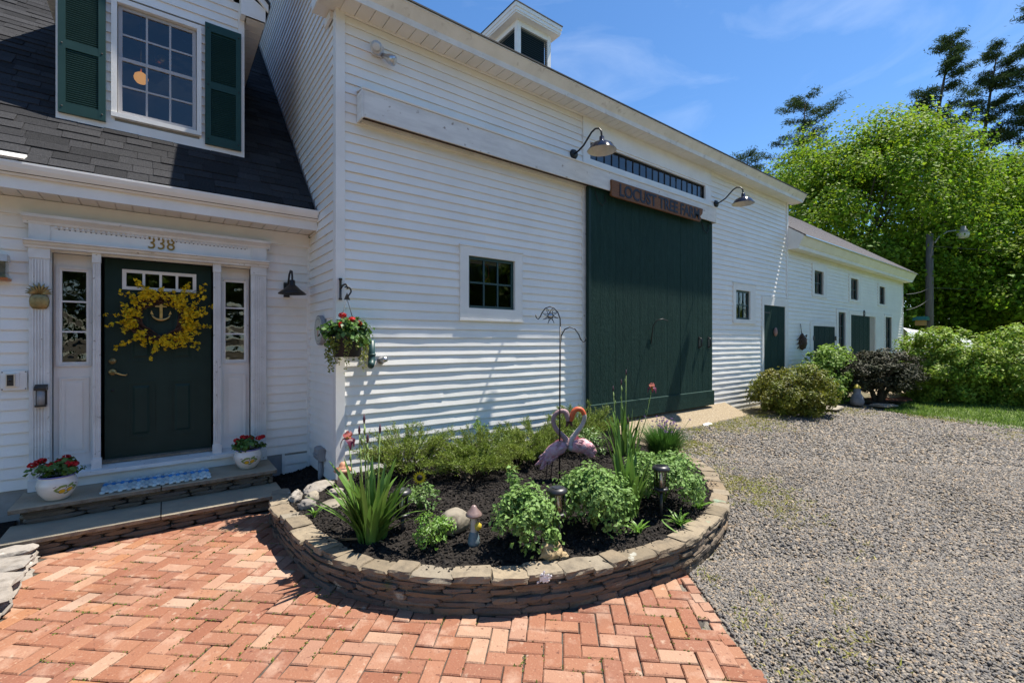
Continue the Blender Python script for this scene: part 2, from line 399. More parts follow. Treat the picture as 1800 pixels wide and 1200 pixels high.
def casing(parent, name, mat, o, i, y0, y1, bottom=True):
    """picture-frame casing: outer (x0,x1,z0,z1), inner opening"""
    mb = MB()
    mb.box(o[0], i[0], y0, y1, o[2], o[3]); mb.box(i[1], o[1], y0, y1, o[2], o[3])
    mb.box(i[0], i[1], y0, y1, i[3], o[3])
    if bottom: mb.box(i[0], i[1], y0, y1, o[2], i[2])
    return emit(name, mb, mat, parent)
def panes(parent, x0, x1, z0, z1, nx, nz, Y, gmat, mmat, bar=.02, fr=.04, depth=.03, sash='sash'):
    """sash with frame, muntins and one pane object per light"""
    mb = MB(); y0, y1 = Y - depth / 2, Y + depth / 2
    mb.box(x0, x0 + fr, y0, y1, z0, z1); mb.box(x1 - fr, x1, y0, y1, z0, z1)
    mb.box(x0 + fr, x1 - fr, y0, y1, z0, z0 + fr); mb.box(x0 + fr, x1 - fr, y0, y1, z1 - fr, z1)
    ix0, ix1, iz0, iz1 = x0 + fr, x1 - fr, z0 + fr, z1 - fr
    w = (ix1 - ix0) / nx; h = (iz1 - iz0) / nz
    for i in range(1, nx): mb.box(ix0 + i * w - bar / 2, ix0 + i * w + bar / 2, y0 + .004, y1 - .004, iz0, iz1)
    for j in range(1, nz): mb.box(ix0, ix1, y0 + .005, y1 - .005, iz0 + j * h - bar / 2, iz0 + j * h + bar / 2)
    s = emit(sash, mb, mmat, parent)
    for i in range(nx):
        for j in range(nz):
            a, b, c, d = ix0 + i * w, ix0 + (i + 1) * w, iz0 + j * h, iz0 + (j + 1) * h
            tl = random.uniform(-.003, .003)
            emit('pane', MB().add([(a, Y + tl, c), (b, Y - tl, c), (b, Y - tl * .5, d), (a, Y + tl * .5, d)], [(0, 1, 2, 3)]), gmat, parent)
    return s

def stone_mesh(lx, ly, lz, rough=.10, rnd=.25, seed=0, nx=4, ny=3, nz=3, mat='stone', top_flat=0.):
    """rounded, irregular stone centred on x,y with base at z=0"""
    vs = {}; V = []; F = []
    def vid(i, j, k):
        if (i, j, k) in vs: return vs[(i, j, k)]
        x, y, z = i / nx * 2 - 1, j / ny * 2 - 1, k / nz * 2 - 1
        p = Vector((x, y, z)); e = 1 - rnd * (max(0, abs(x) * abs(y) - .5) + max(0, abs(x) * abs(z) - .5) + max(0, abs(y) * abs(z) - .5)) * .6
        q = Vector((p.x * lx / 2, p.y * ly / 2, p.z * lz / 2)) * e
        nzv = mnoise.noise_vector(Vector((x * 1.3 + seed * 3.7, y * 1.3 + seed * 1.9, z * 1.3 - seed * 2.3)))
        q += Vector((nzv.x * lx, nzv.y * ly, nzv.z * lz * (1 - top_flat))) * rough
        vs[(i, j, k)] = len(V); V.append((q.x, q.y, q.z + lz / 2)); return vs[(i, j, k)]
    for i in range(nx):
        for j in range(ny):
            F.append((vid(i, j, 0), vid(i, j + 1, 0), vid(i + 1, j + 1, 0), vid(i + 1, j, 0)))
            F.append((vid(i, j, nz), vid(i + 1, j, nz), vid(i + 1, j + 1, nz), vid(i, j + 1, nz)))
    for i in range(nx):
        for k in range(nz):
            F.append((vid(i, 0, k), vid(i + 1, 0, k), vid(i + 1, 0, k + 1), vid(i, 0, k + 1)))
            F.append((vid(i, ny, k), vid(i, ny, k + 1), vid(i + 1, ny, k + 1), vid(i + 1, ny, k)))
    for j in range(ny):
        for k in range(nz):
            F.append((vid(0, j, k), vid(0, j, k + 1), vid(0, j + 1, k + 1), vid(0, j + 1, k)))
            F.append((vid(nx, j, k), vid(nx, j + 1, k), vid(nx, j + 1, k + 1), vid(nx, j, k + 1)))
    return mesh('stone', V, F, mat)

def text_mesh(name, body, size, mat, extr=.004, bold=0.):
    cu = bpy.data.curves.new(name, 'FONT'); cu.body = body; cu.size = size; cu.extrude = extr; cu.offset = bold; cu.resolution_u = 3
    o = bpy.data.objects.new(name + '_tmp', cu); COL.objects.link(o)
    bpy.context.view_layer.update()
    me = bpy.data.meshes.new_from_object(o); bpy.data.objects.remove(o); bpy.data.curves.remove(cu)
    me.materials.clear(); me.materials.append(MATS[mat]); return me

# ---- leaf clouds
def unit(n): 
    v = rng.normal(size=(n, 3)); return v / np.linalg.norm(v, axis=1)[:, None]
def leaves(P, Nn, size, asp=.55, fold=.18, droop=0.):
    """folded diamond leaf per point -> V,F"""
    n = len(P); t = rng.normal(size=(n, 3)); t -= Nn * (t * Nn).sum(1)[:, None]; t /= np.linalg.norm(t, axis=1)[:, None] + 1e-9
    if droop: t[:, 2] -= droop; t /= np.linalg.norm(t, axis=1)[:, None]
    b = np.cross(Nn, t); s = (size * rng.uniform(.65, 1.3, n))[:, None]
    V = np.empty((n, 4, 3)); V[:, 0] = P - t * s * .5; V[:, 2] = P + t * s * .5
    V[:, 1] = P + b * s * asp * .5 + Nn * s * fold; V[:, 3] = P - b * s * asp * .5 + Nn * s * fold
    F = np.arange(n * 4).reshape(n, 4)
    F = np.concatenate([F[:, [0, 1, 2]], F[:, [0, 2, 3]]])
    return V.reshape(-1, 3), F
def nrmz(v): return v / (np.linalg.norm(v, axis=1)[:, None] + 1e-9)
def bush_pts(c, rad, n, clumps=40, cr=.28, shell=.55, zmin=None, low=.35):
    """points in lumpy clumps around an ellipsoid's shell"""
    c = np.array(c); rad = np.array(rad)
    d = unit(clumps); d[:, 2] = np.where(d[:, 2] < -low, -d[:, 2], d[:, 2])
    rr = rng.uniform(shell, 1, clumps) ** .6
    C = d * rr[:, None]
    w = rng.uniform(.5, 1.5, clumps); idx = rng.choice(clumps, n, p=w / w.sum())
    g_ = rng.normal(size=(n, 3)); gl_ = np.linalg.norm(g_, axis=1)[:, None]; g_ *= np.minimum(1, 1.9 / gl_)
    o = g_ * cr * .55 * rng.uniform(.6, 1.25, clumps)[idx][:, None]
    p = C[idx] + o
    P = c + p * rad
    N = nrmz(nrmz(p) * .5 + nrmz(o) * .5 + np.array([0, 0, .55]) + rng.normal(size=(n, 3)) * .45)
    if zmin is not None:
        k = P[:, 2] > zmin; P, N = P[k], N[k]
    return P, N
def cloud(name, P, N, size, mat, parent, asp=.55, fold=.18, droop=0., **kw):
    V, F = leaves(P, N, size, asp, fold, droop); return bigmesh(name, V, F, mat, parent, **kw)

# ================================================================== SETTING: ground, drive, patio
def sst(a, b, x):
    t = min(1, max(0, (x - a) / (b - a))); return t * t * (3 - 2 * t)
BD = Vector((-.628, -.778)); B0 = Vector((2.93, 1.78)); BN = Vector((.778, -.628))
def bdist(x, y): return (x - B0.x) * BN.x + (y - B0.y) * BN.y      # + = gravel side of the brick border
def zg(x, y):
    h = min(.20, .058 * max(0, y - .9)) * sst(0, 1.1, bdist(x, y))
    return h - .012
def vzg(P): return np.array([zg(a, b) for a, b in P])

emit('ground', MB().add([(-400, -400, -.12), (500, -400, -.12), (500, 500, -.12), (-400, 500, -.12)], [(0, 1, 2, 3)]), 'soil', kind='structure')
mb = MB(); xs = np.arange(-1.5, 14.01, .25); ys = np.arange(-9, 4.81, .25)
idx = {}
for i, x in enumerate(xs):
    for j, y in enumerate(ys):
        idx[i, j] = len(mb.v); mb.v.append((x, y, zg(x, y) + .006 * mnoise.noise(Vector((x, y, 0)) * 1.1)))
for i in range(len(xs) - 1):
    for j in range(len(ys) - 1):
        if bdist(xs[i + 1], ys[j]) > -.1:
            mb.f.append((idx[i, j], idx[i + 1, j], idx[i + 1, j + 1], idx[i, j + 1])); mb.m.append(0); mb.sm.append(True)
emit('gravel_drive', mb, 'gravel_bed', kind='structure')
# lawn beyond the drive
lawn = [(13.2, 2.55), (13.0, .6), (13.1, -3), (13.5, -10), (60, -40), (60, 12), (23, 9), (22.6, 3.6), (15.2, 3.3)]
def zl(x, y): return min(.135, zg(x, y) + .016 + .14 * sst(12.9, 15.5, x))
mb = MB(); lx_ = list(np.arange(12.6, 18.1, .3)) + [20, 24, 30, 45, 62]; ly_ = [-40, -25, -14] + list(np.arange(-9, 3.7, .3)) + [5, 8, 12]; idx = {}
for i, x in enumerate(lx_):
    for j, y in enumerate(ly_):
        ed = .25 * math.sin(y * 1.7) + .12 * math.sin(y * 4.1)
        idx[i, j] = len(mb.v); mb.v.append((x + (ed if i == 0 else 0), y, zl(x, y) if i else zg(x, y) - .01))
for i in range(len(lx_) - 1):
    for j in range(len(ly_) - 1):
        if ly_[j + 1] > 3.3 and lx_[i] < 22: continue
        mb.f.append((idx[i, j], idx[i + 1, j], idx[i + 1, j + 1], idx[i, j + 1])); mb.m.append(0); mb.sm.append(True)
emit('lawn', mb, 'lawn', kind='structure')
mb = MB()
wp = [(9.2, 4.80), (9.25, 4.28), (10.2, 3.95), (12.4, 3.95), (13.7, 3.2), (15.4, 3.3), (22.7, 3.6), (22.7, 4.8)]
mb.add([(x, y, .205) for x, y in wp], [tuple(range(len(wp)))[::-1]])
emit('border_soil', mb, 'soil', kind='structure')
emit('path', MB().add([(14.6, 3.35, .214), (16.2, 3.1, .214), (18.8, 4.75, .214), (16.4, 4.75, .214)], [(0, 1, 2, 3)]), 'aggregate', kind='structure')
emit('bark_patch', MB().add([(13.6, 3.3, .212), (14.5, 2.9, .212), (15.4, 3.15, .212), (14.5, 3.75, .212), (13.9, 3.7, .212)], [(0, 1, 2, 3, 4)]), 'red_mulch', kind='structure')

# ---- brick patio
mb = MB()
pp = [(-3, 5.0), (.97, 5.0), (.97, 3.3), (1.65, 2.5), (3.05, 2.0), (2.93, 1.78), (.42, -1.33), (-3, -1.33)]
mb.add([(x, y, -.013) for x, y in pp], [tuple(range(len(pp)))[::-1]])
patio = emit('brick_patio', mb, 'joint', kind='structure')
PLAN = [(.80, 4.86), (.745, 4.42), (.75, 4.08), (.768, 3.65), (.83, 3.25), (.935, 2.98), (1.05, 2.77), (1.25, 2.51), (1.58, 2.25), (1.83, 2.10), (2.17, 1.965), (2.62, 1.865), (3.03, 1.82), (3.58, 1.91), (4.11, 2.12), (4.70, 2.55), (5.10, 3.0), (5.28, 3.4), (5.36, 3.9), (5.34, 4.4)]
def smooth_path(pts, per=8):
    P = [Vector((p[0], p[1], 0)) for p in pts]; out = []
    for i in range(len(P) - 1):
        a, b, c, d = P[max(i - 1, 0)], P[i], P[i + 1], P[min(i + 2, len(P) - 1)]
        for k in range(per):
            t = k / per
            out.append(.5 * ((2 * b) + (c - a) * t + (2 * a - 5 * b + 4 * c - d) * t * t + (3 * b - a - 3 * c + d) * t ** 3))
    out.append(P[-1]); return out
PATH = smooth_path(PLAN)
ARC = [0]
for a, b in zip(PATH, PATH[1:]): ARC.append(ARC[-1] + (b - a).length)
def at(s):
    s = min(max(s, 0), ARC[-1] - 1e-6)
    i = next(k for k in range(len(ARC) - 1) if ARC[k + 1] > s); t = (s - ARC[i]) / (ARC[i + 1] - ARC[i])
    p = PATH[i].lerp(PATH[i + 1], t); d = (PATH[i + 1] - PATH[i]).normalized(); return p, d
POLY = [(p.x, p.y) for p in PATH] + [(5.34, 4.80), (.85, 4.9)]
PCACHE = {}
def inside(x, y, poly):
    k = id(poly)
    if k not in PCACHE:
        a = np.array(poly); b = np.roll(a, 1, 0); dy = b[:, 1] - a[:, 1]; dy[dy == 0] = 1e-12
        PCACHE[k] = (a, b, (b[:, 0] - a[:, 0]) / dy, a.min(0), a.max(0))
    a, b, sl_, lo, hi = PCACHE[k]
    if x < lo[0] or x > hi[0] or y < lo[1] or y > hi[1]: return False
    c = ((a[:, 1] > y) != (b[:, 1] > y)) & (x < sl_ * (y - a[:, 1]) + a[:, 0])
    return bool(c.sum() & 1)
PA = np.array([(p.x, p.y) for p in PATH]); POLYA = np.array(POLY)
def pathdist(x, y): return float(np.sqrt(((PA - (x, y)) ** 2).sum(1).min()))
bm_w, bm_l, bm_h = .094, .194, .052
BRK = []
for k in range(5):
    ch = .006; lx, ly = bm_l / 2, bm_w / 2
    j = lambda: random.uniform(-.0022, .0022)
    vs = []
    for (sx, sy) in ((-1, -1), (1, -1), (1, 1), (-1, 1)): vs.append((sx * lx + j(), sy * ly + j(), -bm_h))
    for (sx, sy) in ((-1, -1), (1, -1), (1, 1), (-1, 1)): vs.append((sx * lx + j(), sy * ly + j(), -ch))
    for (sx, sy) in ((-1, -1), (1, -1), (1, 1), (-1, 1)): vs.append((sx * (lx - ch) + j(), sy * (ly - ch) + j(), 0))
    fs = [(8, 9, 10, 11)]
    for o in (0, 4):
        for i in range(4): fs.append((o + i, o + (i + 1) % 4, o + 4 + (i + 1) % 4, o + 4 + i))
    BRK.append(mesh('brick', vs, fs, 'brick'))
th = R(-43); ct, sn = math.cos(th), math.sin(th)
cand = []
for i in range(-60, 60):
    for j in range(-60, 60):
        m = (i - j) % 4
        if m == 0: cx, cy, a = i + 1, j + .5, 0
        elif m == 3: cx, cy, a = i + .5, j + 1, R(90)
        else: continue
        x = (cx * ct - cy * sn) * .1 + 1.0; y = (cx * sn + cy * ct) * .1 + 2.5
        if x < -2.6 or y > 5.0 or y < -1.2 or bdist(x, y) > -.050: continue
        if inside(x, y, POLY) and pathdist(x, y) > .04: continue
        if y > 3.3 and x < -.80: continue
        cand.append((x, y, th + a, .606 * x + .795 * y, .795 * x - .606 * y))
def vis(c): return c[3] > 2.0 and abs(c[4]) / c[3] < 1.18
cand.sort(key=lambda c: (not vis(c), c[3]))
joined_v, joined_f = [], []
for n, (x, y, a, d, r_) in enumerate(cand):
    rot = Matrix.Rotation(a + random.uniform(-.018, .018), 4, 'Z') @ Matrix.Rotation(random.gauss(0, .014), 4, 'X') @ Matrix.Rotation(random.gauss(0, .010), 4, 'Y')
    x += random.uniform(-.0025, .0025); y += random.uniform(-.0025, .0025); z = random.uniform(-.003, .003) + .008 * mnoise.noise(Vector((x * 1.1, y * 1.1, 8)))
    me = random.choice(BRK)
    if n < 300: link('brick', me, patio, (x, y, z), rot=rot.to_euler())
    else:
        b = len(joined_v); joined_v += [tuple(rot @ v.co + Vector((x, y, z))) for v in me.vertices]
        joined_f += [tuple(i + b for i in p.vertices) for p in me.polygons]
if joined_f:
    mb = MB(); mb.v = joined_v; mb.f = joined_f; mb.m = [0] * len(joined_f); mb.sm = [False] * len(joined_f)
    MATS['brick_joined'] = MATS['brick']
    emit('brick_field', mb, 'brick', patio, kind='stuff')
t = .03
edge = thing('brick_edging', 'single row of small bricks edging the patio beside the gravel', 'brick edging', (2.5, 1.25, -.05))
while t < 3.6:
    w = random.uniform(.082, .105); p = B0 + BD * (t + w / 2) + BN * random.uniform(-.055, -.035)
    me = random.choice(BRK)
    link('brick', me, edge, (p.x, p.y, .008 + random.uniform(-.006, .006)), rot=(random.uniform(-.06, .06) + .05, random.uniform(-.05, .05), math.atan2(BD.y, BD.x) + random.uniform(-.05, .05)), scale=(w / .2, .72, 1))
    t += w + .004
# moss and crumbs in the joints
P = []
while len(P) < 9500:
    c = cand[random.randrange(len(cand))]
    if random.random() < .5: lx, ly = random.uniform(-.1, .1), random.choice((-.05, .05))
    else: lx, ly = random.choice((-.1, .1)), random.uniform(-.05, .05)
    x = c[0] + lx * math.cos(c[2]) - ly * math.sin(c[2]); y = c[1] + lx * math.sin(c[2]) + ly * math.cos(c[2])
    if mnoise.noise(Vector((x * 2.3, y * 2.3, 3.1))) + .9 * mnoise.noise(Vector((x * 9, y * 9, 1))) < .16: continue
    for q in range(3): P.append((x + random.gauss(0, .006), y + random.gauss(0, .006), random.uniform(-.008, .001)))
P = np.array(P); P[:, 2] += np.array([.008 * mnoise.noise(Vector((a * 1.1, b * 1.1, 8))) for a, b in P[:, :2]]) + .002; cloud('joint_moss', P, nrmz(unit(len(P)) + np.array([0, 0, .6])), 0.012, 'moss', patio, asp=.7, kind='stuff')

# ---- gravel stones: flat angular chips, smaller number farther out
def gravel_pts(n, x0, x1, y0, y1, dmin, dmax):
    out = []
    while len(out) < n:
        x = rng.uniform(x0, x1, n); y = rng.uniform(y0, y1, n)
        d = .606 * x + .795 * y; r = .795 * x - .606 * y
        k = (d > dmin) & (d < dmax) & (np.abs(r) / d < 1.3) & ((x - B0.x) * BN.x + (y - B0.y) * BN.y > .01)
        for a, b in zip(x[k], y[k]):
            if b > 4.3 and 6.8 < a < 9.3: continue
            if a > 9.3 and b > 4.1: continue
            if inside(a, b, POLY): continue
            fn = mnoise.noise(Vector((a * .55, b * 1.1, 9))) + .5 * mnoise.noise(Vector((a * 2.1, b * 2.6, 3)))
            if random.random() < .62 * sst(.08, .5, fn): continue
            out.append((a, b))
    return np.array(out[:n])
OCT = np.array([[1, 0, 0], [0, 1, 0], [-1, 0, 0], [0, -1, 0], [0, 0, 1], [0, 0, -1.]])
OF = np.array([[0, 1, 4], [1, 2, 4], [2, 3, 4], [3, 0, 4], [1, 0, 5], [2, 1, 5], [3, 2, 5], [0, 3, 5]])
BOXV = np.array([[-1, -.6, -1], [1, -.8, -1], [.8, .9, -1], [-.9, .8, -1], [-.7, -.7, 1], [.8, -.6, 1], [.7, .7, 1], [-.8, .6, 1.]]) * .8
BOXF = np.array([[4, 5, 6], [4, 6, 7], [0, 1, 5], [0, 5, 4], [1, 2, 6], [1, 6, 5], [2, 3, 7], [2, 7, 6], [3, 0, 4], [3, 4, 7]])
def chips(P, size, thick, base=BOXV, faces=BOXF, tilt=.5, elong=1.6):
    n = len(P); m = len(base)
    sx = size * rng.uniform(.5, 1.3, n) * rng.uniform(.8, elong, n) * .5; sy = size * rng.uniform(.5, 1.2, n) * .5; sz = thick * rng.uniform(.6, 1.4, n) * .5
    V = base[None] * np.stack([sx, sy, sz], 1)[:, None, :] * rng.uniform(.75, 1.2, (n, m, 1))
    a = rng.uniform(0, 6.283, n); bx = rng.normal(0, tilt, n); by = rng.normal(0, tilt, n)
    def rotm(c, s, ax):
        Rm = np.zeros((n, 3, 3)); i, j = {0: (1, 2), 1: (0, 2), 2: (0, 1)}[ax]
        Rm[:, ax, ax] = 1; Rm[:, i, i] = c; Rm[:, j, j] = c; Rm[:, i, j] = -s; Rm[:, j, i] = s; return Rm
    Rm = rotm(np.cos(a), np.sin(a), 2) @ rotm(np.cos(bx), np.sin(bx), 0) @ rotm(np.cos(by), np.sin(by), 1)
    V = np.einsum('nij,nmj->nmi', Rm, V) + P[:, None, :]
    F = (faces[None] + (np.arange(n) * m)[:, None, None]).reshape(-1, 3)
    return V.reshape(-1, 3), F
Vs, Fs = [], []; off = 0
for (n, x0, x1, y0, y1, dmin, dmax, sz) in ((38000, 1.2, 6, -1.5, 3, 1.6, 3.4, .021), (42000, 2, 9, -4, 4.5, 3.3, 6.0, .026), (34000, 3, 14, -7, 4.5, 5.8, 10.8, .038)):
    p = gravel_pts(n, x0, x1, y0, y1, dmin, dmax); z = vzg(p) + rng.uniform(0, .012, n) + .004
    V, F = chips(np.column_stack([p, z]), sz, sz * .42); Vs.append(V); Fs.append(F + off); off += len(V)
bigmesh('gravel_stones', np.concatenate(Vs), np.concatenate(Fs), 'gravel', label='loose grey slate gravel covering the drive', kind='stuff', cat='gravel')
# sparse weeds in the gravel, thicker toward the barn slab and the planter
P = []
while len(P) < 17000:
    x, y = random.uniform(2.4, 12.8), random.uniform(0, 4.4)
    if bdist(x, y) < .1 or inside(x, y, POLY) or (y > 4.3 and 6.8 < x < 9.3): continue
    nv = mnoise.noise(Vector((x * .9, y * .9, 5))) + .6 * mnoise.noise(Vector((x * 3.1, y * 3.1, 7)))
    dens = .55 * sst(2.9, 4.4, y) + .40 * (1 - sst(.1, 1.1, pathdist(x, y))) + .30 * (1 - sst(0, .9, bdist(x, y))) + .25 * sst(10.5, 12.6, x)
    if random.random() > dens * sst(-.12, .5, nv + .05): continue
    for q in range(random.randint(3, 9)): P.append((x + random.gauss(0, .03), y + random.gauss(0, .03), zg(x, y) + .012))
P = np.array(P); n = len(P); h = rng.uniform(.008, .034, n); a = rng.uniform(0, 6.28, n); w = .0055
dx, dy = np.cos(a) * w, np.sin(a) * w; lean = rng.normal(0, .025, (n, 2))
V = np.stack([P + np.column_stack([dx, dy, 0 * h]), P - np.column_stack([dx, dy, 0 * h]), P + np.column_stack([lean, h])], 1)
bigmesh('gravel_weeds', V.reshape(-1, 3), np.arange(n * 3).reshape(n, 3), 'weed', kind='stuff', label='thin weeds and grass sprouting through the gravel', cat='weeds')
def grass(name, pts, hmin, hmax, w, mat, label):
    n = len(pts); P = np.asarray(pts); h = rng.uniform(hmin, hmax, n); a = rng.uniform(0, 6.28, n)
    o = np.column_stack([np.cos(a) * w, np.sin(a) * w, 0 * h]); lean = rng.normal(0, hmax * .4, (n, 2))
    V = np.stack([P + o, P - o, P + np.column_stack([lean, h])], 1)
    return bigmesh(name, V.reshape(-1, 3), np.arange(n * 3).reshape(n, 3), mat, kind='stuff', label=label, cat='grass')
P = []
while len(P) < 60000:
    x = 12.5 + 11 * random.random() ** 1.6; y = random.uniform(-6, 3.6)
    if x < 12.9 + .25 * math.sin(y * 1.7) + .12 * math.sin(y * 4.1) and random.random() > .15: continue
    if y > 3.0 and x < 15: continue
    P.append((x, y, zl(x, y) - .004))
grass('lawn_grass', P, .03, .085, .010, 'grass', 'short green lawn beyond the gravel drive')

# ---- stone steps
st = thing('stone_steps', 'two flagstone steps on stacked stone risers below the front door', 'steps', (-.03, 5.3, 0))
def slab(x0, x1, y0, y1, z0, z1, nm='tread'):
    mb = MB(); n = 22; vs = []; ph = random.uniform(0, 9)
    for i in range(n + 1):
        x = x0 + (x1 - x0) * i / n; e = .007 * mnoise.noise(Vector((x * 9 + ph, 0, 0))) + .005 * mnoise.noise(Vector((x * 31 + ph, 2, 0)))
        e2 = .008 * mnoise.noise(Vector((x * 14 + ph, 5, 0)))
        vs += [(x, y0 + e + .006, z1), (x, y0 + e, z1 - .005), (x, y0 + e2 + .008, z0 + .006), (x, y0 + .02, z0), (x, y1, z0), (x, y1, z1)]
    fs = []; mi = []
    for i in range(n):
        a = i * 6; c = a + 6
        for k in range(6): fs.append((a + k, c + k, c + (k + 1) % 6, a + (k + 1) % 6)); mi.append(1 if k in (1, 2) else 0)
    fs += [(5, 4, 3, 2, 1, 0), tuple(n * 6 + k for k in range(6))]; mi += [1, 1]
    mb.v = vs; mb.f = fs; mb.m = mi; mb.sm = [False] * len(fs)
    return emit(nm, mb, ['bluestone', 'rough_edge'], st)
slab(-1.0, -.034, 4.955, 5.40, .108, .150); slab(-.026, .94, 4.945, 5.40, .108, .150)
slab(-1.0, -.034, 5.31, 5.865, .262, .305); slab(-.026, .935, 5.315, 5.865, .262, .305)
box('core', 'mortar_core', st, -.95, .89, 5.06, 5.85, -.02, .106); box('core', 'mortar_core', st, -.95, .89, 5.42, 5.85, .151, .26)
sd = 100
for (y, zz) in ((5.02, [0, .04, .076, .108]), (5.385, [.151, .190, .225, .262])):
    for z0, z1 in zip(zz, zz[1:]):
        x = -.97 + random.uniform(0, .05)
        while x < .88:
            w = min(random.uniform(.13, .40), .91 - x)
            sd += 1; me = stone_mesh(w * 1.03, .10, (z1 - z0) * 1.04, rough=.07, seed=sd, nx=4, ny=2, nz=2)
            link('riser_stone', me, st, (x + w / 2, y + .035 + random.uniform(-.008, .008), z0), rot=(0, 0, random.uniform(-.03, .03)))
            x += w + .004
# ---- low wall at left edge of the patio
lw = thing('low_stone_wall', 'low wall of weathered grey fieldstones at the left edge of the patio', 'stone wall', (-.95, 4.3, 0))
y = 4.93
while y > 2.0:
    l = random.uniform(.16, .34); z = -.02; x0 = -.77 + .02 * math.sin(y * 3) + .10 * sst(3.9, 4.9, y) * 0
    for lay in range(3):
        h = (.05, .045, .05)[lay] * random.uniform(.85, 1.15); sd += 1
        wd = .36 + .08 * (lay == 2)
        me = stone_mesh(wd, l * 1.03, h * 1.05, rough=.09, seed=sd, nx=4, ny=4, nz=2, mat='greystone')
        link('stone', me, lw, (x0 - wd / 2 + random.uniform(-.02, .02), y - l / 2 + random.uniform(-.02, .02), z), rot=(random.uniform(-.04, .04), random.uniform(-.05, .05), random.uniform(-.1, .1)))
        z += h * .96
    y -= l
emit('side_bed', MB().add([(-4, 5.9, .06), (-4, 1.5, .06), (-1.05, 1.5, .05), (-1.05, 5.9, .06)], [(0, 1, 2, 3)]), 'mulch', kind='structure')

# ---- planter wall
pw = thing('planter_wall', 'curved dry stone planter wall with flat capstones around the flower bed', 'planter wall', (2.2, 2.9, 0))
mb = MB(); n = len(PATH); prof = [(.03, -.05), (.03, .19), (.15, .19), (.15, -.05)]
vs = []; fs = []
for i, p in enumerate(PATH):
    d = (PATH[min(i + 1, n - 1)] - PATH[max(i - 1, 0)]).normalized(); nn = Vector((-d.y, d.x, 0))
    for o, z in prof: q = p + nn * o; vs.append((q.x, q.y, z))
for i in range(n - 1):
    for k in range(4): fs.append((i * 4 + k, (i + 1) * 4 + k, (i + 1) * 4 + (k + 1) % 4, i * 4 + (k + 1) % 4))
mb.add(vs, fs); emit('core', mb, 'mortar_core', pw)
def along(z0, z1, lmin, lmax, depth, inset, mat, nm, rough, tf=0., s1=None, nz=2, jit=.008, k4=4, rd=.18, over=1.03, tilt=.04, zj=0.):
    global sd
    s = random.uniform(0, .05); end = s1 or ARC[-1]
    while s < end - .05:
        l = min(random.uniform(lmin, lmax), end - s); p, d = at(s + l / 2); nn = Vector((-d.y, d.x, 0)); sd += 1
        hh = (z1 - z0) * random.uniform(.98, 1.1)
        me = stone_mesh(l * over, depth * random.uniform(.9, 1.08), hh, rough=rough, rnd=rd, seed=sd, nx=k4, ny=3, nz=nz, mat=mat, top_flat=tf)
        q = p + nn * (depth / 2 + inset + random.uniform(-jit, jit))
        link(nm, me, pw, (q.x, q.y, z0 + random.uniform(-zj, zj)), rot=(random.uniform(-tilt, tilt), random.uniform(-tilt, tilt) * .7, math.atan2(d.y, d.x) + random.uniform(-.05, .05)))
        s += l + .003
along(-0.020, 0.038, .10, .31, .10, 0.000, 'stone', 'wall_stone', .09, jit=.013)
along(0.036, 0.066, .10, .31, .10, 0.006, 'stone', 'wall_stone', .09, jit=.013)
along(0.064, 0.098, .10, .31, .10, 0.002, 'stone', 'wall_stone', .09, jit=.013)
along(0.096, 0.124, .10, .31, .10, 0.010, 'stone', 'wall_stone', .09, jit=.013)
along(0.122, 0.152, .10, .31, .10, 0.004, 'stone', 'wall_stone', .09, jit=.013)
along(0.150, 0.172, .10, .31, .10, 0.010, 'stone', 'wall_stone', .09, jit=.013)
along(0.170, 0.192, .10, .31, .10, 0.006, 'stone', 'wall_stone', .09, jit=.013)
along(.187, .228, .10, .28, .155, -.006, 'capstone', 'cap_stone', .085, tf=.3, nz=3, jit=.018, rd=.07, over=1.02, tilt=.07, zj=.007, k4=6)
# white splash on one capstone
p, d = at(3.02)
mb = MB(); cpt = Vector((1.845, 2.094, .208))
for k in range(60):
    u_ = random.gauss(0, .017); w_ = random.gauss(0, .014)
    q = cpt + Vector((.86 * u_, -.5 * u_, w_)); mb.add([(q.x - .008, q.y, q.z - .008), (q.x + .009, q.y - .003, q.z - .006), (q.x + .006, q.y - .004, q.z + .009), (q.x - .007, q.y - .001, q.z + .007), (q.x, q.y - .005, q.z)], [(0, 1, 4), (1, 2, 4), (2, 3, 4), (3, 0, 4)])
emit('paint_splash', mb, 'white_mark', pw)

# ---- mulch bed
def zm(x, y):
    base = .212 + .06 * sst(.05, .9, pathdist(x, y) if inside(x, y, POLY) else 0)
    if y > 4.5: base -= .12 * sst(4.5, 5.1, y) * (1 - sst(1.1, 1.7, x))
    return base + .012 * mnoise.noise(Vector((x * 4, y * 4, 0))) + .008 * mnoise.noise(Vector((x * 13, y * 13, 4)))
BED = POLY[:-1] + [(1.41, 4.80), (1.41, 5.92), (.93, 5.92), (.93, 5.0), (.86, 4.9)]
mb = MB(); g_ = .05; xs = np.arange(.70, 5.45, g_); ys = np.arange(1.8, 5.96, g_); idx = {}
for i, x in enumerate(xs):
    for j, y in enumerate(ys):
        if inside(x, y, BED) and (inside(x, y, POLY) and pathdist(x, y) > .075 or not inside(x, y, POLY)):
            for q in ((0, 0), (1, 0), (1, 1), (0, 1)):
                k = (i + q[0], j + q[1])
                if k not in idx: idx[k] = len(mb.v); X, Y = xs[0] + k[0] * g_, ys[0] + k[1] * g_; mb.v.append((X, Y, zm(X, Y)))
            mb.f.append(tuple(idx[i + q[0], j + q[1]] for q in ((0, 0), (1, 0), (1, 1), (0, 1)))); mb.m.append(0); mb.sm.append(True)
emit('mulch_bed', mb, 'mulch', kind='structure')
P = []
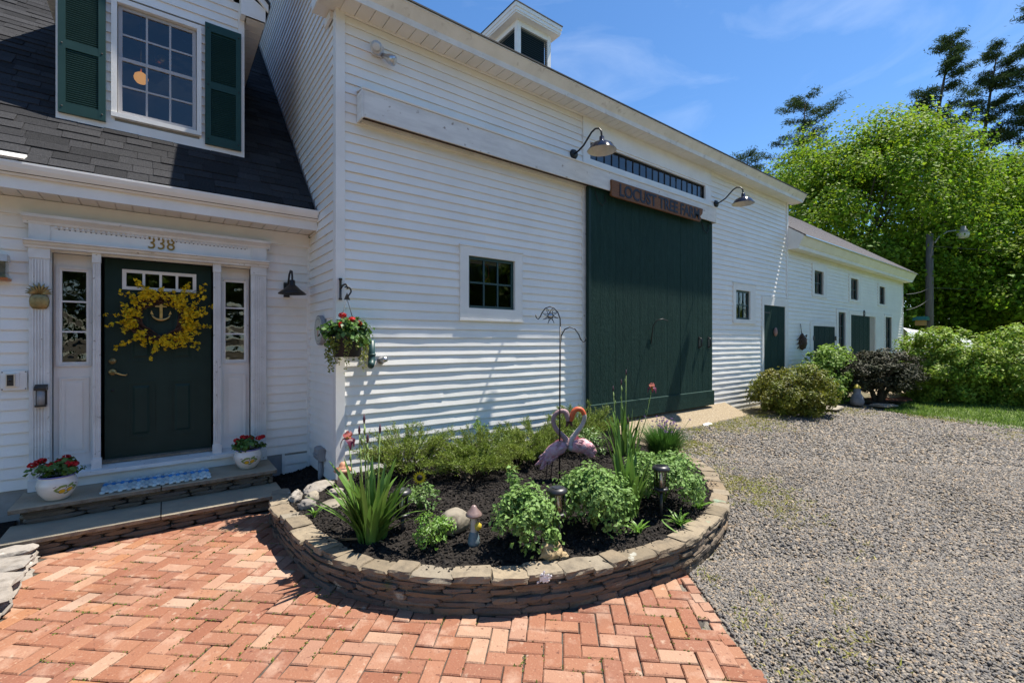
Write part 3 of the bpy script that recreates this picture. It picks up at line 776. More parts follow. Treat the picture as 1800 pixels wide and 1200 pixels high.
while len(P) < 17000:
    x, y = random.uniform(.8, 5.3), random.uniform(1.85, 5.9)
    if not inside(x, y, BED): continue
    if inside(x, y, POLY) and pathdist(x, y) < .10 + random.gauss(0, .025): continue
    if random.random() > .25 + .75 * sst(4.4, 3.2, y) if False else False: continue
    P.append((x, y, zm(x, y) + random.uniform(0, .012)))
V, F = chips(np.array(P), .026, .006, tilt=.55, elong=2.2)
bigmesh('mulch_chips', V, F, 'mulch_chip', label='dark shredded bark mulch filling the flower bed', kind='stuff', cat='mulch')
# ---- slab at barn door
mb = MB(); mb.prism([(4.80, .40), (4.30, .19), (4.28, .06), (4.80, .06)], 'x', 5.45, 9.17)
sl_ = emit('door_slab', mb, 'aggregate', label='sloping exposed aggregate concrete apron below the green barn door', cat='concrete slab')

# ================================================================== HOUSE
YH = 5.9
house = thing('house', 'white clapboard house with dark shingled roof, dormer and green front door', 'house', (0, YH, 0))
mb = MB()
holewall(mb, -4, 1.40, .05, 2.95, [(-.95, .90, .30, 2.72)], YH + .006, YH + .12)
mb.box(-4, -3.9, YH + .12, 14, 0, 3); mb.box(-4, 1.39, 13.9, 14, 0, 3)
hw = emit('wall', mb, 'core', house)
siding(hw, -4, 1.385, .33, 2.80, YH, [(-.965, .914, .3, 2.74)])
siding(hw, 1.115, 1.385, .33 - 2 * BH - .03, .30, YH)
mb = MB().box(1.365, 1.404, YH - .03, YH + .01, .07, 2.90); emit('corner_trim', mb, 'trim', house)
box('corner_trim', 'trim', house, 1.09, 1.118, YH - .022, YH + .004, .07, .345)
box('vent_panel', 'grey_plastic', house, .93, 1.09, YH - .006, YH + .005, .08, .33)
box('foundation', 'concrete', house, -4, 1.40, YH + .0, YH + .10, -.1, .329)
# eave: frieze, soffit, fascia, gutter
box('frieze_board', 'trim', house, -4, 1.375, YH - .035, YH + .02, 2.782, 2.93)
mb = MB()
x = -4.0
sof = box('soffit', 'soffit', house, -4, 1.39, 5.561, 5.93, 2.945, 2.96)
while x < 1.36:
    w = min(.125, 1.385 - x)
    p = MB().box(x + .004, x + w - .004, 5.565, YH - .035, 2.934, 2.945); emit('soffit_panel', p, 'soffit', sof)
    x += .125
box('fascia', 'trim', house, -4, 1.395, 5.535, 5.56, 2.925, 3.10)
mb = MB().prism([(5.534, 3.028), (5.50, 3.03), (5.478, 3.06), (5.462, 3.085), (5.450, 3.118), (5.450, 3.135), (5.462, 3.135), (5.47, 3.09), (5.52, 3.045), (5.534, 3.045)], 'x', -4, 1.392)
emit('gutter', mb, 'trim', house)
emit('gutter_guard', MB().prism([(5.43, 3.16), (5.44, 3.155), (5.56, 3.215), (5.55, 3.225)], 'x', -1.5, -.93), 'trim', house)
# roof
def zr(y): return 3.125 + .99 * (y - 5.53)
mb = MB(); mb.prism([(5.485, zr(5.485) - .028), (10.2, zr(10.2) - .028), (10.2, zr(10.2) - .15), (5.62, zr(5.62) - .09), (5.485, zr(5.485) - .036)], 'x', -4, 1.392)
mb.prism([(10.2, zr(10.2) - .03), (14.5, 3.4), (14.5, 3.2), (10.2, zr(10.2) - .15)], 'x', -4, 1.392)
roof = emit('roof', mb, 'edge_black', house)
SH = []
for k in range(4):
    d = .0045 + .003 * k
    m_ = MB().add([(0, 0, 0), (1, 0, 0), (1, .21, .0), (0, .21, .0), (0, 0, d + .004), (1, 0, d + .004), (1, .21, .003), (0, .21, .003)],
                  [(0, 3, 2, 1), (4, 5, 6, 7), (0, 1, 5, 4), (1, 2, 6, 5), (2, 3, 7, 6), (3, 0, 4, 7)])
    SH.append(mesh('shingle', m_.v, m_.f, 'shingle'))
pitch = math.atan(.99); ex = .142
nsh = 0; far_sh = MB()
row = 0; y = 5.503
while y < 10.1:
    x = -1.35 - random.uniform(0, .3) if y < 9 else -1.5
    if row % 1 == 0: x = -1.9 + random.uniform(0, .3)
    while x < 1.385:
        w = min(random.uniform(.14, .36), 1.388 - x)
        if w < .03: break
        z = zr(y) - .026
        hid = (-.80 < x and x + w < .74 and y > 6.45)
        if not hid:
            if nsh < 295 and y < 8.6 and x > -1.7:
                link('shingle', random.choice(SH), roof, (x, y, z + .002), rot=(pitch, 0, 0), scale=(w - .004, 1, 1)); nsh += 1
            else:
                c_, s_ = math.cos(pitch), math.sin(pitch)
                v = [(x, y, z), (x + w - .004, y, z), (x + w - .004, y + .2 * c_, z + .2 * s_), (x, y + .2 * c_, z + .2 * s_)]
                far_sh.box(0, 0, 0, 0, 0, 0) if False else far_sh.add([(a, b - .008 * s_, c + .008 * c_) for a, b, c in v[:2]] + [(a, b - .003 * s_, c + .003 * c_) for a, b, c in v[2:]] + v[:2], [(0, 1, 2, 3), (4, 5, 1, 0)])
        x += w
    y += ex * math.cos(pitch); row += 1
emit('shingle_field', far_sh, 'shingle', roof, kind='stuff')
emit('step_flashing', MB().add([(1.380, 5.46, zr(5.46) + .0), (1.380, 10.2, zr(10.2)), (1.380, 10.2, zr(10.2) + .04), (1.380, 5.46, zr(5.46) + .04), (1.389, 5.46, zr(5.46)), (1.389, 10.2, zr(10.2)), (1.389, 10.2, zr(10.2) + .04), (1.389, 5.46, zr(5.46) + .04)],
     [(0, 3, 2, 1), (4, 5, 6, 7), (0, 1, 5, 4), (1, 2, 6, 5), (2, 3, 7, 6), (3, 0, 4, 7)]), 'chrome', house)
# ---- dormer
YD = 6.30; dx0, dx1 = -.857, .753
mb = MB(); holewall(mb, dx0 + .01, dx1 - .01, 3.75, 5.60, [(-.42, .30, 4.02, 5.20)], YD + .005, YD + .06)
mb.prism([(dx0 + .01, 5.6), (dx1 - .01, 5.6), (-.052, 6.40)], 'y', YD + .005, YD + .06)
mb.box(dx0 + .01, dx0 + .05, YD + .06, 9.0, 3.9, 5.58); mb.box(dx1 - .05, dx1 - .01, YD + .06, 9.0, 3.9, 5.58)
dw = emit('dormer_wall', mb, 'core', house)
siding(dw, dx0 + .06, dx1 - .06, 5.27, 6.2, YD, clip=lambda z, a, b: (a, b) if z < 5.62 else (-.052 - (6.42 - z), -.052 + (6.42 - z)))
siding(dw, dx0 + .06, dx1 - .06, 3.94, 5.25, YD, [(-.42, .31, 3.9, 5.4)])
box('corner_trim', 'trim', house, dx0, dx0 + .065, YD - .028, YD + .006, 3.84, 5.60); box('corner_trim', 'trim', house, dx1 - .065, dx1, YD - .028, YD + .006, 3.84, 5.60)
box('skirt_board', 'trim', house, dx0 + .065, dx1 - .065, YD - .026, YD + .006, 3.845, 3.945)
# dormer roof with returns
mb = MB(); rz = 5.47; ap = rz + .99
def dorm(side):
    e = dx1 + .20 if side > 0 else dx0 - .20; i = dx1 if side > 0 else dx0
    q = MB().prism([(e, rz), (e, rz + .02), (i, rz + .02), (i, rz)] if side > 0 else [(i, rz), (i, rz + .02), (e, rz + .02), (e, rz)], 'y', 6.14, 9.2)
    ds = emit('dormer_soffit', q, 'soffit', house)
    yy = 6.16
    while yy < 8.2:
        emit('soffit_panel', MB().box(min(e, i) + .012, max(e, i) - .004, yy + .004, yy + .121, rz - .008, rz), 'soffit', ds); yy += .125
    emit('dormer_fascia', MB().box(min(e, e - side * .02), max(e, e - side * .02), 6.14, 9.2, rz + .021, rz + .15), 'trim', house)
    # return on the gable front and raking board
    r = MB(); r.add([(i - side * .05, 6.135, rz), (e + side * .004, 6.135, rz), (e + side * .004, 6.135, rz + .15), (i - side * .05, 6.135, rz + .30),
                      (i - side * .05, 6.295, rz), (e + side * .004, 6.295, rz), (e + side * .004, 6.295, rz + .15), (i - side * .05, 6.295, rz + .30)],
                     [(0, 1, 2, 3), (7, 6, 5, 4), (0, 4, 5, 1), (1, 5, 6, 2), (2, 6, 7, 3), (3, 7, 4, 0)])
    emit('eave_return', r, 'trim', house)
    cx = -.052; ee = e + side * .03
    rk = MB(); pr = [(ee, rz + .12), (ee, rz + .22), (cx, rz + .22 + abs(ee - cx) * .98), (cx, rz + .10 + abs(ee - cx) * .98)]
    rk.prism(pr, 'y', 6.10, 6.134); emit('rake_board', rk, 'trim', house)
    rr = MB(); pr = [(ee + side * .02, rz + .18), (ee + side * .02, rz + .225), (cx, rz + .245 + abs(ee - cx) * .98), (cx, rz + .225 + abs(ee - cx) * .98)]
    rr.prism(pr, 'y', 6.085, 9.6); emit('dormer_roof', rr, 'edge_black', house)
dorm(1); dorm(-1)
# dormer window
dwn = emit('dormer_window', MB().box(-.447, -.40, YD - .035, YD + .05, 4.0, 5.24).box(.285, .328, YD - .035, YD + .05, 4.0, 5.24).box(-.40, .285, YD - .035, YD + .05, 5.19, 5.24).box(-.447, .328, YD - .05, YD + .05, 3.985, 4.03), 'trim', house)
panes(dwn, -.395, .28, 4.60, 5.185, 3, 2, YD + .030, 'glass', 'grey_sash', bar=.018, fr=.035, sash='upper_sash')
panes(dwn, -.395, .28, 4.035, 4.635, 3, 2, YD + .0, 'glass', 'grey_sash', bar=.018, fr=.035, sash='lower_sash')
def shutter(x0, x1):
    z0, z1 = 3.905, 5.29; y0, y1 = YD - .062, YD - .030; s_ = .055
    mb = MB().box(x0, x0 + s_, y0, y1, z0, z1).box(x1 - s_, x1, y0, y1, z0, z1)
    zm_ = [(z0, z0 + .10), (z0 + .64, z0 + .72), (z1 - .09, z1)]
    for a, b in zm_: mb.box(x0 + s_, x1 - s_, y0 + .001, y1 - .001, a, b)
    mb.box(x0 + s_, x1 - s_, y1 - .008, y1 - .003, z0 + .1, z1 - .09)
    s = emit('shutter', mb, 'shutter_green', house)
    sv = MB().add([(x0 + s_, y0 + .004, -.011), (x1 - s_, y0 + .004, -.011), (x1 - s_, y0 + .004, -.007), (x0 + s_, y0 + .004, -.007), (x0 + s_, y1 - .008, .008), (x1 - s_, y1 - .008, .008), (x1 - s_, y1 - .008, .012), (x0 + s_, y1 - .008, .012)],
                  [(0, 1, 2, 3), (7, 6, 5, 4), (0, 4, 5, 1), (1, 5, 6, 2), (2, 6, 7, 3), (3, 7, 4, 0)])
    me = mesh('slat', sv.v, sv.f, 'shutter_green')
    for (a, b) in ((z0 + .10, z0 + .64), (z0 + .72, z1 - .09)):
        z = a + .014
        while z < b - .01: link('slat', me, s, (0, 0, z)); z += .0215
    for xx in (x0 + s_ / 2, x1 - s_ / 2):
        for zz in (z0 + .06, z0 + .68, z1 - .06): emit('screw', MB().tube([(xx, y0 - .003, zz), (xx, y0 + .002, zz)], .008, n=8), 'edge_black', s)
shutter(-.838, -.487); shutter(.361, .717)
# light fixture seen through the dormer window
gl = thing('ceiling_fan_light', 'orange glowing ceiling globe seen through the dormer window', 'ceiling light', (-.28, 8.0, 5.0))
emit('globe', MB().lathe([(.001, -.07), (.042, -.06), (.064, -.032), (.07, 0), (.06, .035), (.035, .056)], (-.23, 7.0, 4.79), 16), 'globe', gl)
emit('rod', MB().tube([(-.23, 7.0, 4.86), (-.23, 7.0, 5.6)], .010), 'brass', gl)
emit('hub', MB().lathe([(.001, 0), (.07, .01), (.08, .08), (.03, .13)], (-.03, 7.1, 5.05), 14), 'brass', gl)
for a in range(5):
    t_ = a * 1.2566 + .3; c_, s_ = math.cos(t_), math.sin(t_)
    emit('blade', MB().tube([(-.03 + c_ * .08, 7.1 + s_ * .08, 5.12), (-.03 + c_ * .42, 7.1 + s_ * .42, 5.12)], [.03, .06], n=6, squash=.15), 'rust', gl)

# ---- entry surround
mb = MB()
holewall(mb, -.965, .914, .30, 2.50, [(-.50, .42, .44, 2.47), (-.83, -.55, .44, 2.47), (.48, .77, .44, 2.47)], YH - .03, YH + .02)
sur = emit('door_surround', mb, 'old_trim', house)
def pilaster(x0, x1, yf, z0, z1, nm='pilaster', fl=4):
    mb = MB().box(x0, x1, yf, YH - .031, z0, z1)
    w = (x1 - x0); 
    for k in range(fl):
        a = x0 + w * (.14 + .72 * k / fl); mb.box(a, a + w * .72 / fl * .55, yf - .008, yf, z0 + .12, z1 - .10)
    mb.box(x0 - .008, x1 + .008, yf - .012, YH - .031, z0 - .0, z0 + .10); mb.box(x0 - .004, x1 + .004, yf - .012, YH - .031, z1 - .09, z1)
    emit(nm, mb, 'old_trim', sur)
pilaster(-.965, -.835, YH - .075, .31, 2.488, fl=5); pilaster(.765, .914, YH - .075, .31, 2.488, fl=5)
pilaster(-.548, -.492, YH - .06, .44, 2.488, fl=3); pilaster(.412, .478, YH - .06, .44, 2.488, fl=3)
# entablature
emit('cornice', MB().prism([(YH - .03, 2.488), (YH - .10, 2.488), (YH - .105, 2.505), (YH - .13, 2.52), (YH - .135, 2.535), (YH - .16, 2.54), (YH - .16, 2.556), (YH - .03, 2.560)], 'x', -.995, .940), 'old_trim', sur)
fz = emit('frieze', MB().box(-.96, .91, YH - .085, YH - .029, 2.560, 2.715), 'trim', sur)
for a, b in ((-.965, -.83), (.76, .915)): box('frieze_block', 'old_trim', sur, a, b, YH - .095, YH - .086, 2.561, 2.70)
emit('crown', MB().prism([(YH - .03, 2.700), (YH - .10, 2.700), (YH - .11, 2.72), (YH - .14, 2.738), (YH - .165, 2.75), (YH - .17, 2.775), (YH - .03, 2.779)], 'x', -1.0, .945), 'old_trim', sur)
mb = MB(); x = -.80
while x < .74: mb.box(x, x + .018, YH - .098, YH - .084, 2.676, 2.699); x += .036
emit('dentil_row', mb, 'old_trim', sur, kind='stuff')
mb2 = MB(); x = -.78
while x < .72: mb2.box(x + .002, x + .014, YH - .0862, YH - .084, 2.668, 2.676); x += .036
emit('dentil_marks', mb2, 'rust', sur, kind='stuff')  # small dark brown marks just below the gaps between dentils
me = text_mesh('house_number', '338', .165, 'gold_paint', .004)
me.name = 'house_number'
o = link('house_number', me, sur, (-.145, YH - .090, 2.580), rot=(R(90), 0, 0), scale=(.92, 1, 1))
# sill and base
emit('door_sill', MB().prism([(YH + .13, .47), (YH - .12, .435), (YH - .125, .400), (YH + .13, .400)], 'x', -.842, .775), 'old_trim', sur)
emit('base_board', MB().box(-.84, .775, YH - .075, YH + .02, .306, .400), 'trim', sur)
emit('threshold', MB().box(-.49, .41, YH + .02, YH + .16, .462, .482), 'rough_edge', sur)
# sidelights
def sidelight(x0, x1, z0, z1):
    px0, px1 = (-.832, -.548) if x0 < 0 else (.478, .768)
    mb = MB(); holewall(mb, px0, px1, .44, 2.475, [(x0 + .02, x1 - .02, z0 + .02, z1 - .02)], YH + .085, YH + .12)
    s = emit('sidelight', mb, 'trim', house)
    emit('moulding', MB().box(x0 - .012, x0 + .012, YH + .068, YH + .084, z0 - .012, z1 + .012).box(x1 - .012, x1 + .012, YH + .068, YH + .084, z0 - .012, z1 + .012).box(x0 + .012, x1 - .012, YH + .069, YH + .084, z0 - .012, z0 + .012).box(x0 + .012, x1 - .012, YH + .069, YH + .084, z1 - .012, z1 + .012), 'old_trim', s)
    panes(s, x0 + .012, x1 - .012, z0 + .012, z1 - .012, 1, 3, YH + .095, 'old_glass', 'trim', bar=.016, fr=.018, depth=.028)
    a, b, c, d = x0 + .01, x1 - .01, .58, z0 - .12
    mb = MB(); t_ = .014
    mb.box(a, a + t_, YH + .074, YH + .084, c, d).box(b - t_, b, YH + .074, YH + .084, c, d).box(a + t_, b - t_, YH + .075, YH + .084, c, c + t_).box(a + t_, b - t_, YH + .075, YH + .084, d - t_, d)
    mb.box(a + .045, b - .045, YH + .077, YH + .084, c + .045, d - .045); emit('raised_panel', mb, 'trim', s)
sidelight(-.804, -.576, 1.425, 2.346); sidelight(.505, .745, 1.415, 2.346)
# ---- front door
YDOOR = YH + .13
mb = MB(); holewall(mb, -.478, .405, .482, 2.475, [(-.31, .235, 2.205, 2.345)], YDOOR, YDOOR + .04)
fd = emit('front_door', mb, 'house_green', house)
def dpanel(x0, x1, z0, z1):
    m_ = MB(); t_ = .022; y = YDOOR
    m_.box(x0, x0 + t_, y - .009, y, z0, z1).box(x1 - t_, x1, y - .009, y, z0, z1).box(x0 + t_, x1 - t_, y - .008, y, z0, z0 + t_).box(x0 + t_, x1 - t_, y - .008, y, z1 - t_, z1)
    m_.add([(x0 + .045, y - .002, z0 + .045), (x1 - .045, y - .002, z0 + .045), (x1 - .045, y - .002, z1 - .045), (x0 + .045, y - .002, z1 - .045), (x0 + .065, y - .010, z0 + .065), (x1 - .065, y - .010, z0 + .065), (x1 - .065, y - .010, z1 - .065), (x0 + .065, y - .010, z1 - .065)],
           [(4, 5, 6, 7), (0, 1, 5, 4), (1, 2, 6, 5), (2, 3, 7, 6), (3, 0, 4, 7)])
    emit('door_panel', m_, 'house_green', fd)
for (a, b) in ((-.31, -.085), (.035, .26)): dpanel(a, b, .66, 1.24); dpanel(a, b, 1.44, 2.12)
lf = MB(); a, b, c, d = -.345, .268, 2.175, 2.378; t_ = .032
lf.box(a, a + t_, YDOOR - .016, YDOOR - .001, c, d).box(b - t_, b, YDOOR - .016, YDOOR - .001, c, d).box(a + t_, b - t_, YDOOR - .015, YDOOR - .001, c, c + t_).box(a + t_, b - t_, YDOOR - .015, YDOOR - .001, d - t_, d)
for k in (1, 2, 3): xx = a + t_ + (b - a - 2 * t_) * k / 4; lf.box(xx - .011, xx + .011, YDOOR - .013, YDOOR - .001, c + t_, d - t_)
emit('lite_frame', lf, 'trim', fd)
for k in range(4):
    w = (b - a - 2 * t_) / 4; x = a + t_ + w * k
    emit('pane', MB().add([(x, YDOOR + .01, c + t_), (x + w, YDOOR + .01, c + t_), (x + w, YDOOR + .01, d - t_), (x, YDOOR + .01, d - t_)], [(0, 1, 2, 3)]), 'old_glass', fd)
hx = -.418
emit('door_handle', MB().tube([(hx, YDOOR - .001, 1.345), (hx, YDOOR - .014, 1.345)], [.033, .028], n=16).tube([(hx, YDOOR - .01, 1.345), (hx, YDOOR - .045, 1.345), (hx + .03, YDOOR - .05, 1.338), (hx + .07, YDOOR - .05, 1.318), (hx + .10, YDOOR - .05, 1.312), (hx + .115, YDOOR - .05, 1.322)], [.014, .012, .010, .008, .008, .007], n=8), 'brass', fd)
emit('deadbolt', MB().tube([(hx, YDOOR - .001, 1.455), (hx, YDOOR - .02, 1.455)], [.032, .027], n=16).tube([(hx, YDOOR - .02, 1.455), (hx, YDOOR - .026, 1.455)], [.012, .012], n=10), 'old_brass', fd)
emit('old_keyhole', MB().tube([(hx, YDOOR - .0005, 1.16), (hx, YDOOR - .003, 1.16)], .012, n=10), 'edge_black', fd)
box('room_floor', 'interior', house, -3.9, 1.38, 6.1, 13.9, .30, .40)
box('room_back', 'interior', house, -1.4, 1.38, 8.2, 8.3, .40, 2.9)
box('attic_floor', 'interior', house, -3.9, 1.38, 6.1, 13.9, 3.0, 3.1)

# ================================================================== BARN
YB = 4.81; X0, X1 = 1.404, 12.17
barn = thing('barn', 'tall white clapboard barn with green sliding door and cupola', 'barn', ((X0 + X1) / 2, YB, .15))
H = {'win': (2.974, 3.693, 2.065, 2.712), 'winc': (2.852, 3.819, 1.928, 2.823), 'tr': (5.14, 8.40, 4.425, 4.69), 'trc': (4.988, 8.61, 4.287, 4.97),
     'w2': (9.60, 10.23, 2.125, 2.745), 'w2c': (9.487, 10.475, 2.057, 2.884), 'd2': (10.888, 12.0, .30, 2.49), 'd2c': (10.80, 12.13, .30, 2.69)}
mb = MB()
holewall(mb, X0 + .01, X1 - .01, .0, 5.05, [H['win'], H['tr'], H['w2']], YB + .006, YB + .14)
mb.box(X1 - .15, X1 - .01, YB + .14, 16.8, 0, 5.05); mb.box(X0 + .02, X1 - .01, 16.8, 16.95, 0, 5.05)
bw = emit('front_wall', mb, 'core', barn)
siding(bw, X0 + .07, X1 - .06, .17, 5.03, YB, [H['winc'] + H['win'][2:], (4.988, 8.61, 4.29, 5.03, 4.40, 4.72), H['w2c'] + H['w2'][2:], H['d2c'] + H['d2'][2:], (4.98, 8.50, .0, 3.96)])
RG = lambda y: 5.17 + .70 * (y - 4.43)
mb = MB(); mb.prism([(YB + .01, 0), (YB + .01, RG(YB) - .12), (10.83, RG(10.83) - .15), (16.9, RG(YB) - .12), (16.9, 0)], 'x', X0 + .006, X0 + .10)
gw = emit('gable_wall', mb, 'core', barn)
def gy(z):
    a = YB + .02
    if z > RG(YB) - .16: a = 4.43 + (z - 5.05 + .05) / .70
    return (a, 5.93 if z < 2.96 else min(12.5, 21.66 - a))
siding_x(gw, X0, .17, 8.9, gy)
emit('gable_wall_far', MB().prism([(YB + .15, 5.04), (10.83, RG(10.83) - .15), (16.8, 5.04)], 'x', X1 - .13, X1 - .02), 'core', barn)
# trims
emit('corner_trim', MB().box(X0 - .020, X0 + .072, YB - .026, YB + .004, .15, 5.06).box(X0 - .020, X0 + .003, YB + .004, YB + .075, .15, 5.06), 'trim', barn)
emit('corner_trim', MB().box(X1 - .062, X1 + .02, YB - .026, YB + .004, .15, 5.06), 'trim', barn)
emit('foundation', MB().box(X0 + .01, X1, YB + .0, YB + .1, -.1, .168), 'concrete', barn)
# eave
sof = box('soffit', 'soffit', barn, 1.20, 12.36, 4.55, YB + .02, 5.055, 5.07)
x = 1.42
SPM = MB().box(.004, .146, 4.556, YB - .012, 5.043, 5.054); spm = mesh('soffit_panel', SPM.v, SPM.f, 'soffit')
while x < 12.2: link('soffit_panel', spm, sof, (x, 0, 0)); x += .150
emit('soffit_mould', MB().prism([(YB - .012, 5.03), (YB - .03, 5.036), (YB - .03, 5.052), (YB - .012, 5.052)], 'x', 1.48, 12.1), 'trim', barn)
emit('fascia', MB().prism([(4.55, 5.03), (4.535, 5.03), (4.532, 5.095), (4.515, 5.115), (4.45, 5.185), (4.44, 5.19), (4.44, 5.205), (4.55, 5.215)], 'x', 1.20, 12.38), 'peel_trim', barn)
emit('drip_edge', MB().prism([(4.425, 5.206), (4.425, 5.222), (4.60, 5.30), (4.60, 5.216)], 'x', 1.18, 12.40), 'edge_black', barn)
emit('eave_return', MB().prism([(4.56, 5.08), (5.05, 5.08), (5.05, 5.30), (4.56, 5.26)], 'x', 1.215, X0 - .002), 'trim', barn)
emit('return_mould', MB().box(X0 - .05, X0 - .02, YB + .076, 5.10, 5.0, 5.079), 'trim', barn)
for a in (1.198, 12.362): emit('eave_end', MB().prism([(4.535, 5.03), (4.80, 5.03), (4.80, 5.25), (4.60, 5.235), (4.45, 5.19)], 'x', a, a + .015), 'trim', barn)
mb = MB(); zt = lambda y: RG(y) + .05
mb.prism([(4.60, zt(4.60) - .02), (10.83, zt(10.83)), (10.83, zt(10.83) - .13), (4.60, zt(4.6) - .11)], 'x', 1.19, 12.39)
mb.prism([(10.83, zt(10.83)), (17.2, zt(4.46)), (17.2, zt(4.46) - .13), (10.83, zt(10.83) - .13)], 'x', 1.19, 12.39)
emit('roof', mb, 'shed_shingle', barn)
emit('rake_board', MB().prism([(4.9, RG(4.9) - .16), (10.83, RG(10.83) - .16), (10.83, RG(10.83) - .08), (4.9, RG(4.9) - .08)], 'x', 1.20, 1.23), 'trim', barn)
# small barn window
w1 = casing(barn, 'window', 'trim', H['winc'], H['win'], YB - .030, YB + .02)
box('drip_cap', 'trim', w1, 2.84, 3.831, YB - .04, YB + .01, 2.824, 2.841); box('window_sill', 'trim', w1, 2.842, 3.829, YB - .04, YB + .01, 1.906, 1.927)
panes(w1, 2.974, 3.693, 2.065, 2.712, 3, 2, YB + .025, 'glass', 'sash_green', bar=.022, fr=.035)
w2 = casing(barn, 'window', 'trim', H['w2c'], H['w2'], YB - .030, YB + .02)
panes(w2, 9.60, 10.23, 2.125, 2.745, 3, 2, YB + .025, 'glass', 'sash_green', bar=.022, fr=.04)
box('drip_cap', 'trim', w2, 9.475, 10.487, YB - .04, YB + .01, 2.885, 2.90); box('window_sill', 'trim', w2, 9.475, 10.487, YB - .04, YB + .01, 2.035, 2.056)
tr = casing(barn, 'transom_window', 'trim', (4.988, 8.61, 4.29, 5.028), H['tr'], YB - .028, YB + .02)
panes(tr, 5.14, 8.40, 4.425, 4.69, 18, 1, YB + .03, 'old_glass', 'edge_black', bar=.012, fr=.020)
box('ledge', 'trim', tr, 4.98, 8.63, YB - .05, YB - .029, 4.235, 4.289); box('ledge', 'trim', tr, 4.98, 8.62, YB - .042, YB - .029, 4.72, 4.75)
# side door of the barn
d2 = casing(barn, 'side_door', 'trim', H['d2c'], H['d2'], YB - .030, YB + .02, bottom=False)
box('backing', 'core', barn, 10.85, 12.05, YB + .002, YB + .006, .2, 2.6)
for k in range(6):
    a = 10.892 + k * .1845; emit('plank', MB().box(a + .002, a + .1825, YB - .018 + .002 * (k % 2), YB + .0, .32, 2.485), 'barn_green', d2)
for a in (2.30, .6): box('hinge', 'black_metal', d2, 10.90, 11.20, YB - .024, YB - .019, a, a + .035)
# track hood
tk = emit('track_hood', MB().box(1.62, 8.50, 4.630, 4.650, 3.955, 4.232), 'weathered_white', barn)
emit('hood_top', MB().prism([(4.62, 4.233), (YB - .014, 4.27), (YB - .014, 4.285), (4.615, 4.247)], 'x', 1.60, 8.52), 'trim', tk)
for a in (1.60, 8.501): box('hood_end', 'weathered_white', tk, a, a + .018, 4.63, YB - .015, 3.945, 4.232)
emit('rail', MB().box(1.64, 8.46, 4.735, 4.795, 3.995, 4.06), 'rust', tk)
emit('back_board', MB().box(1.64, 8.46, 4.770, 4.794, 3.955, 3.99), 'old_trim', tk)
# sliding door
sd_ = thing('', '', '', (6.8, 4.72, .42)) if False else None
door = emit('sliding_door', MB().box(5.07, 8.52, 4.742, 4.757, .43, 3.985), 'barn_green', barn)
x = 5.066
while x < 8.515:
    w = min(random.uniform(.15, .24), 8.52 - x)
    if w < .05: break
    yo = random.uniform(-.0015, .0015)
    emit('plank', MB().prism([(x + .001, 4.742), (x + .001, 4.714 + yo), (x + .003, 4.712 + yo), (x + w - .003, 4.712 + yo + random.uniform(-.002, .002)), (x + w - .001, 4.714 + yo), (x + w - .001, 4.742)], 'z', .69, 3.975), 'barn_green', door)
    x += w
emit('kick_board', MB().prism([(4.742, .42), (4.688, .42), (4.688, .690), (4.707, .700), (4.742, .700)], 'x', 5.06, 8.55), 'barn_green', door)
emit('edge_strip', MB().box(5.02, 5.065, 4.70, 4.757, .42, 3.97), 'house_green', door)
for xx in (8.05, 8.38): emit('pull', MB().tube([(xx, 4.71, 1.72), (xx, 4.665, 1.70), (xx, 4.665, 1.56), (xx, 4.71, 1.54)], .013, n=8).box(xx - .028, xx + .028, 4.705, 4.711, 1.52, 1.74), 'black_metal', door)
emit('door_hook', MB().tube([(6.55, 4.708, 1.62), (6.57, 4.68, 1.92), (6.60, 4.62, 2.01), (6.68, 4.57, 2.03), (6.80, 4.55, 2.0)], .008, n=6), 'black_metal', door)
for xx, zz in ((5.25, 3.86), (8.22, 3.86)):
    emit('hanger_wire', MB().tube([(xx - .1, 4.70, zz + .06), (xx - .05, 4.69, zz - .08), (xx + .06, 4.69, zz - .14), (xx + .14, 4.70, zz - .06), (xx + .12, 4.70, zz + .04)], .006, n=5), 'edge_black', door)
emit('jamb', MB().box(4.975, 5.075, YB - .034, YB + .02, .3, 3.95), 'weathered_white', barn)
emit('jamb', MB().box(8.47, 8.52, YB - .034, YB + .02, .3, 3.95), 'old_trim', barn)
# ---- cupola
cx0, cx1, cy0, cy1 = 7.96, 9.24, 10.20, 11.46; ct0, ctp = 8.9, 10.82
mb = MB(); q = .13
for a in (cx0, cx1 - q):
    for b in (cy0, cy1 - q): mb.box(a, a + q, b, b + q, ct0, ctp)
mb.box(cx0 + q, cx1 - q, cy0 + .01, cy0 + q, ctp - .16, ctp).box(cx0 + q, cx1 - q, cy1 - q, cy1 - .01, ctp - .16, ctp)
mb.box(cx0 + .01, cx0 + q, cy0 + q, cy1 - q, ctp - .16, ctp).box(cx1 - q, cx1 - .01, cy0 + q, cy1 - q, ctp - .16, ctp)
cup = emit('cupola', mb, 'trim', barn)
LV = MB().add([(0, 0, 0), (1, 0, 0), (1, 0, .012), (0, 0, .012), (0, .07, .055), (1, .07, .055), (1, .07, .067), (0, .07, .067)], [(0, 1, 2, 3), (7, 6, 5, 4), (0, 4, 5, 1), (1, 5, 6, 2), (2, 6, 7, 3), (3, 7, 4, 0)])
lvm = mesh('louver', LV.v, LV.f, 'sash_green'); z = 9.3
while z < ctp - .2:
    link('louver', lvm, cup, (cx0 + q, cy0 + .03, z), scale=(cx1 - cx0 - 2 * q, 1, 1))
    link('louver', lvm, cup, (cx0 + .03, cy1 - q, z), rot=(0, 0, R(-90)), scale=(cy1 - cy0 - 2 * q, 1, 1)); z += .062
emit('louver_back', MB().box(cx0 + .14, cx1 - .14, cy0 + .14, cy1 - .14, 9.0, ctp), 'edge_black', cup)
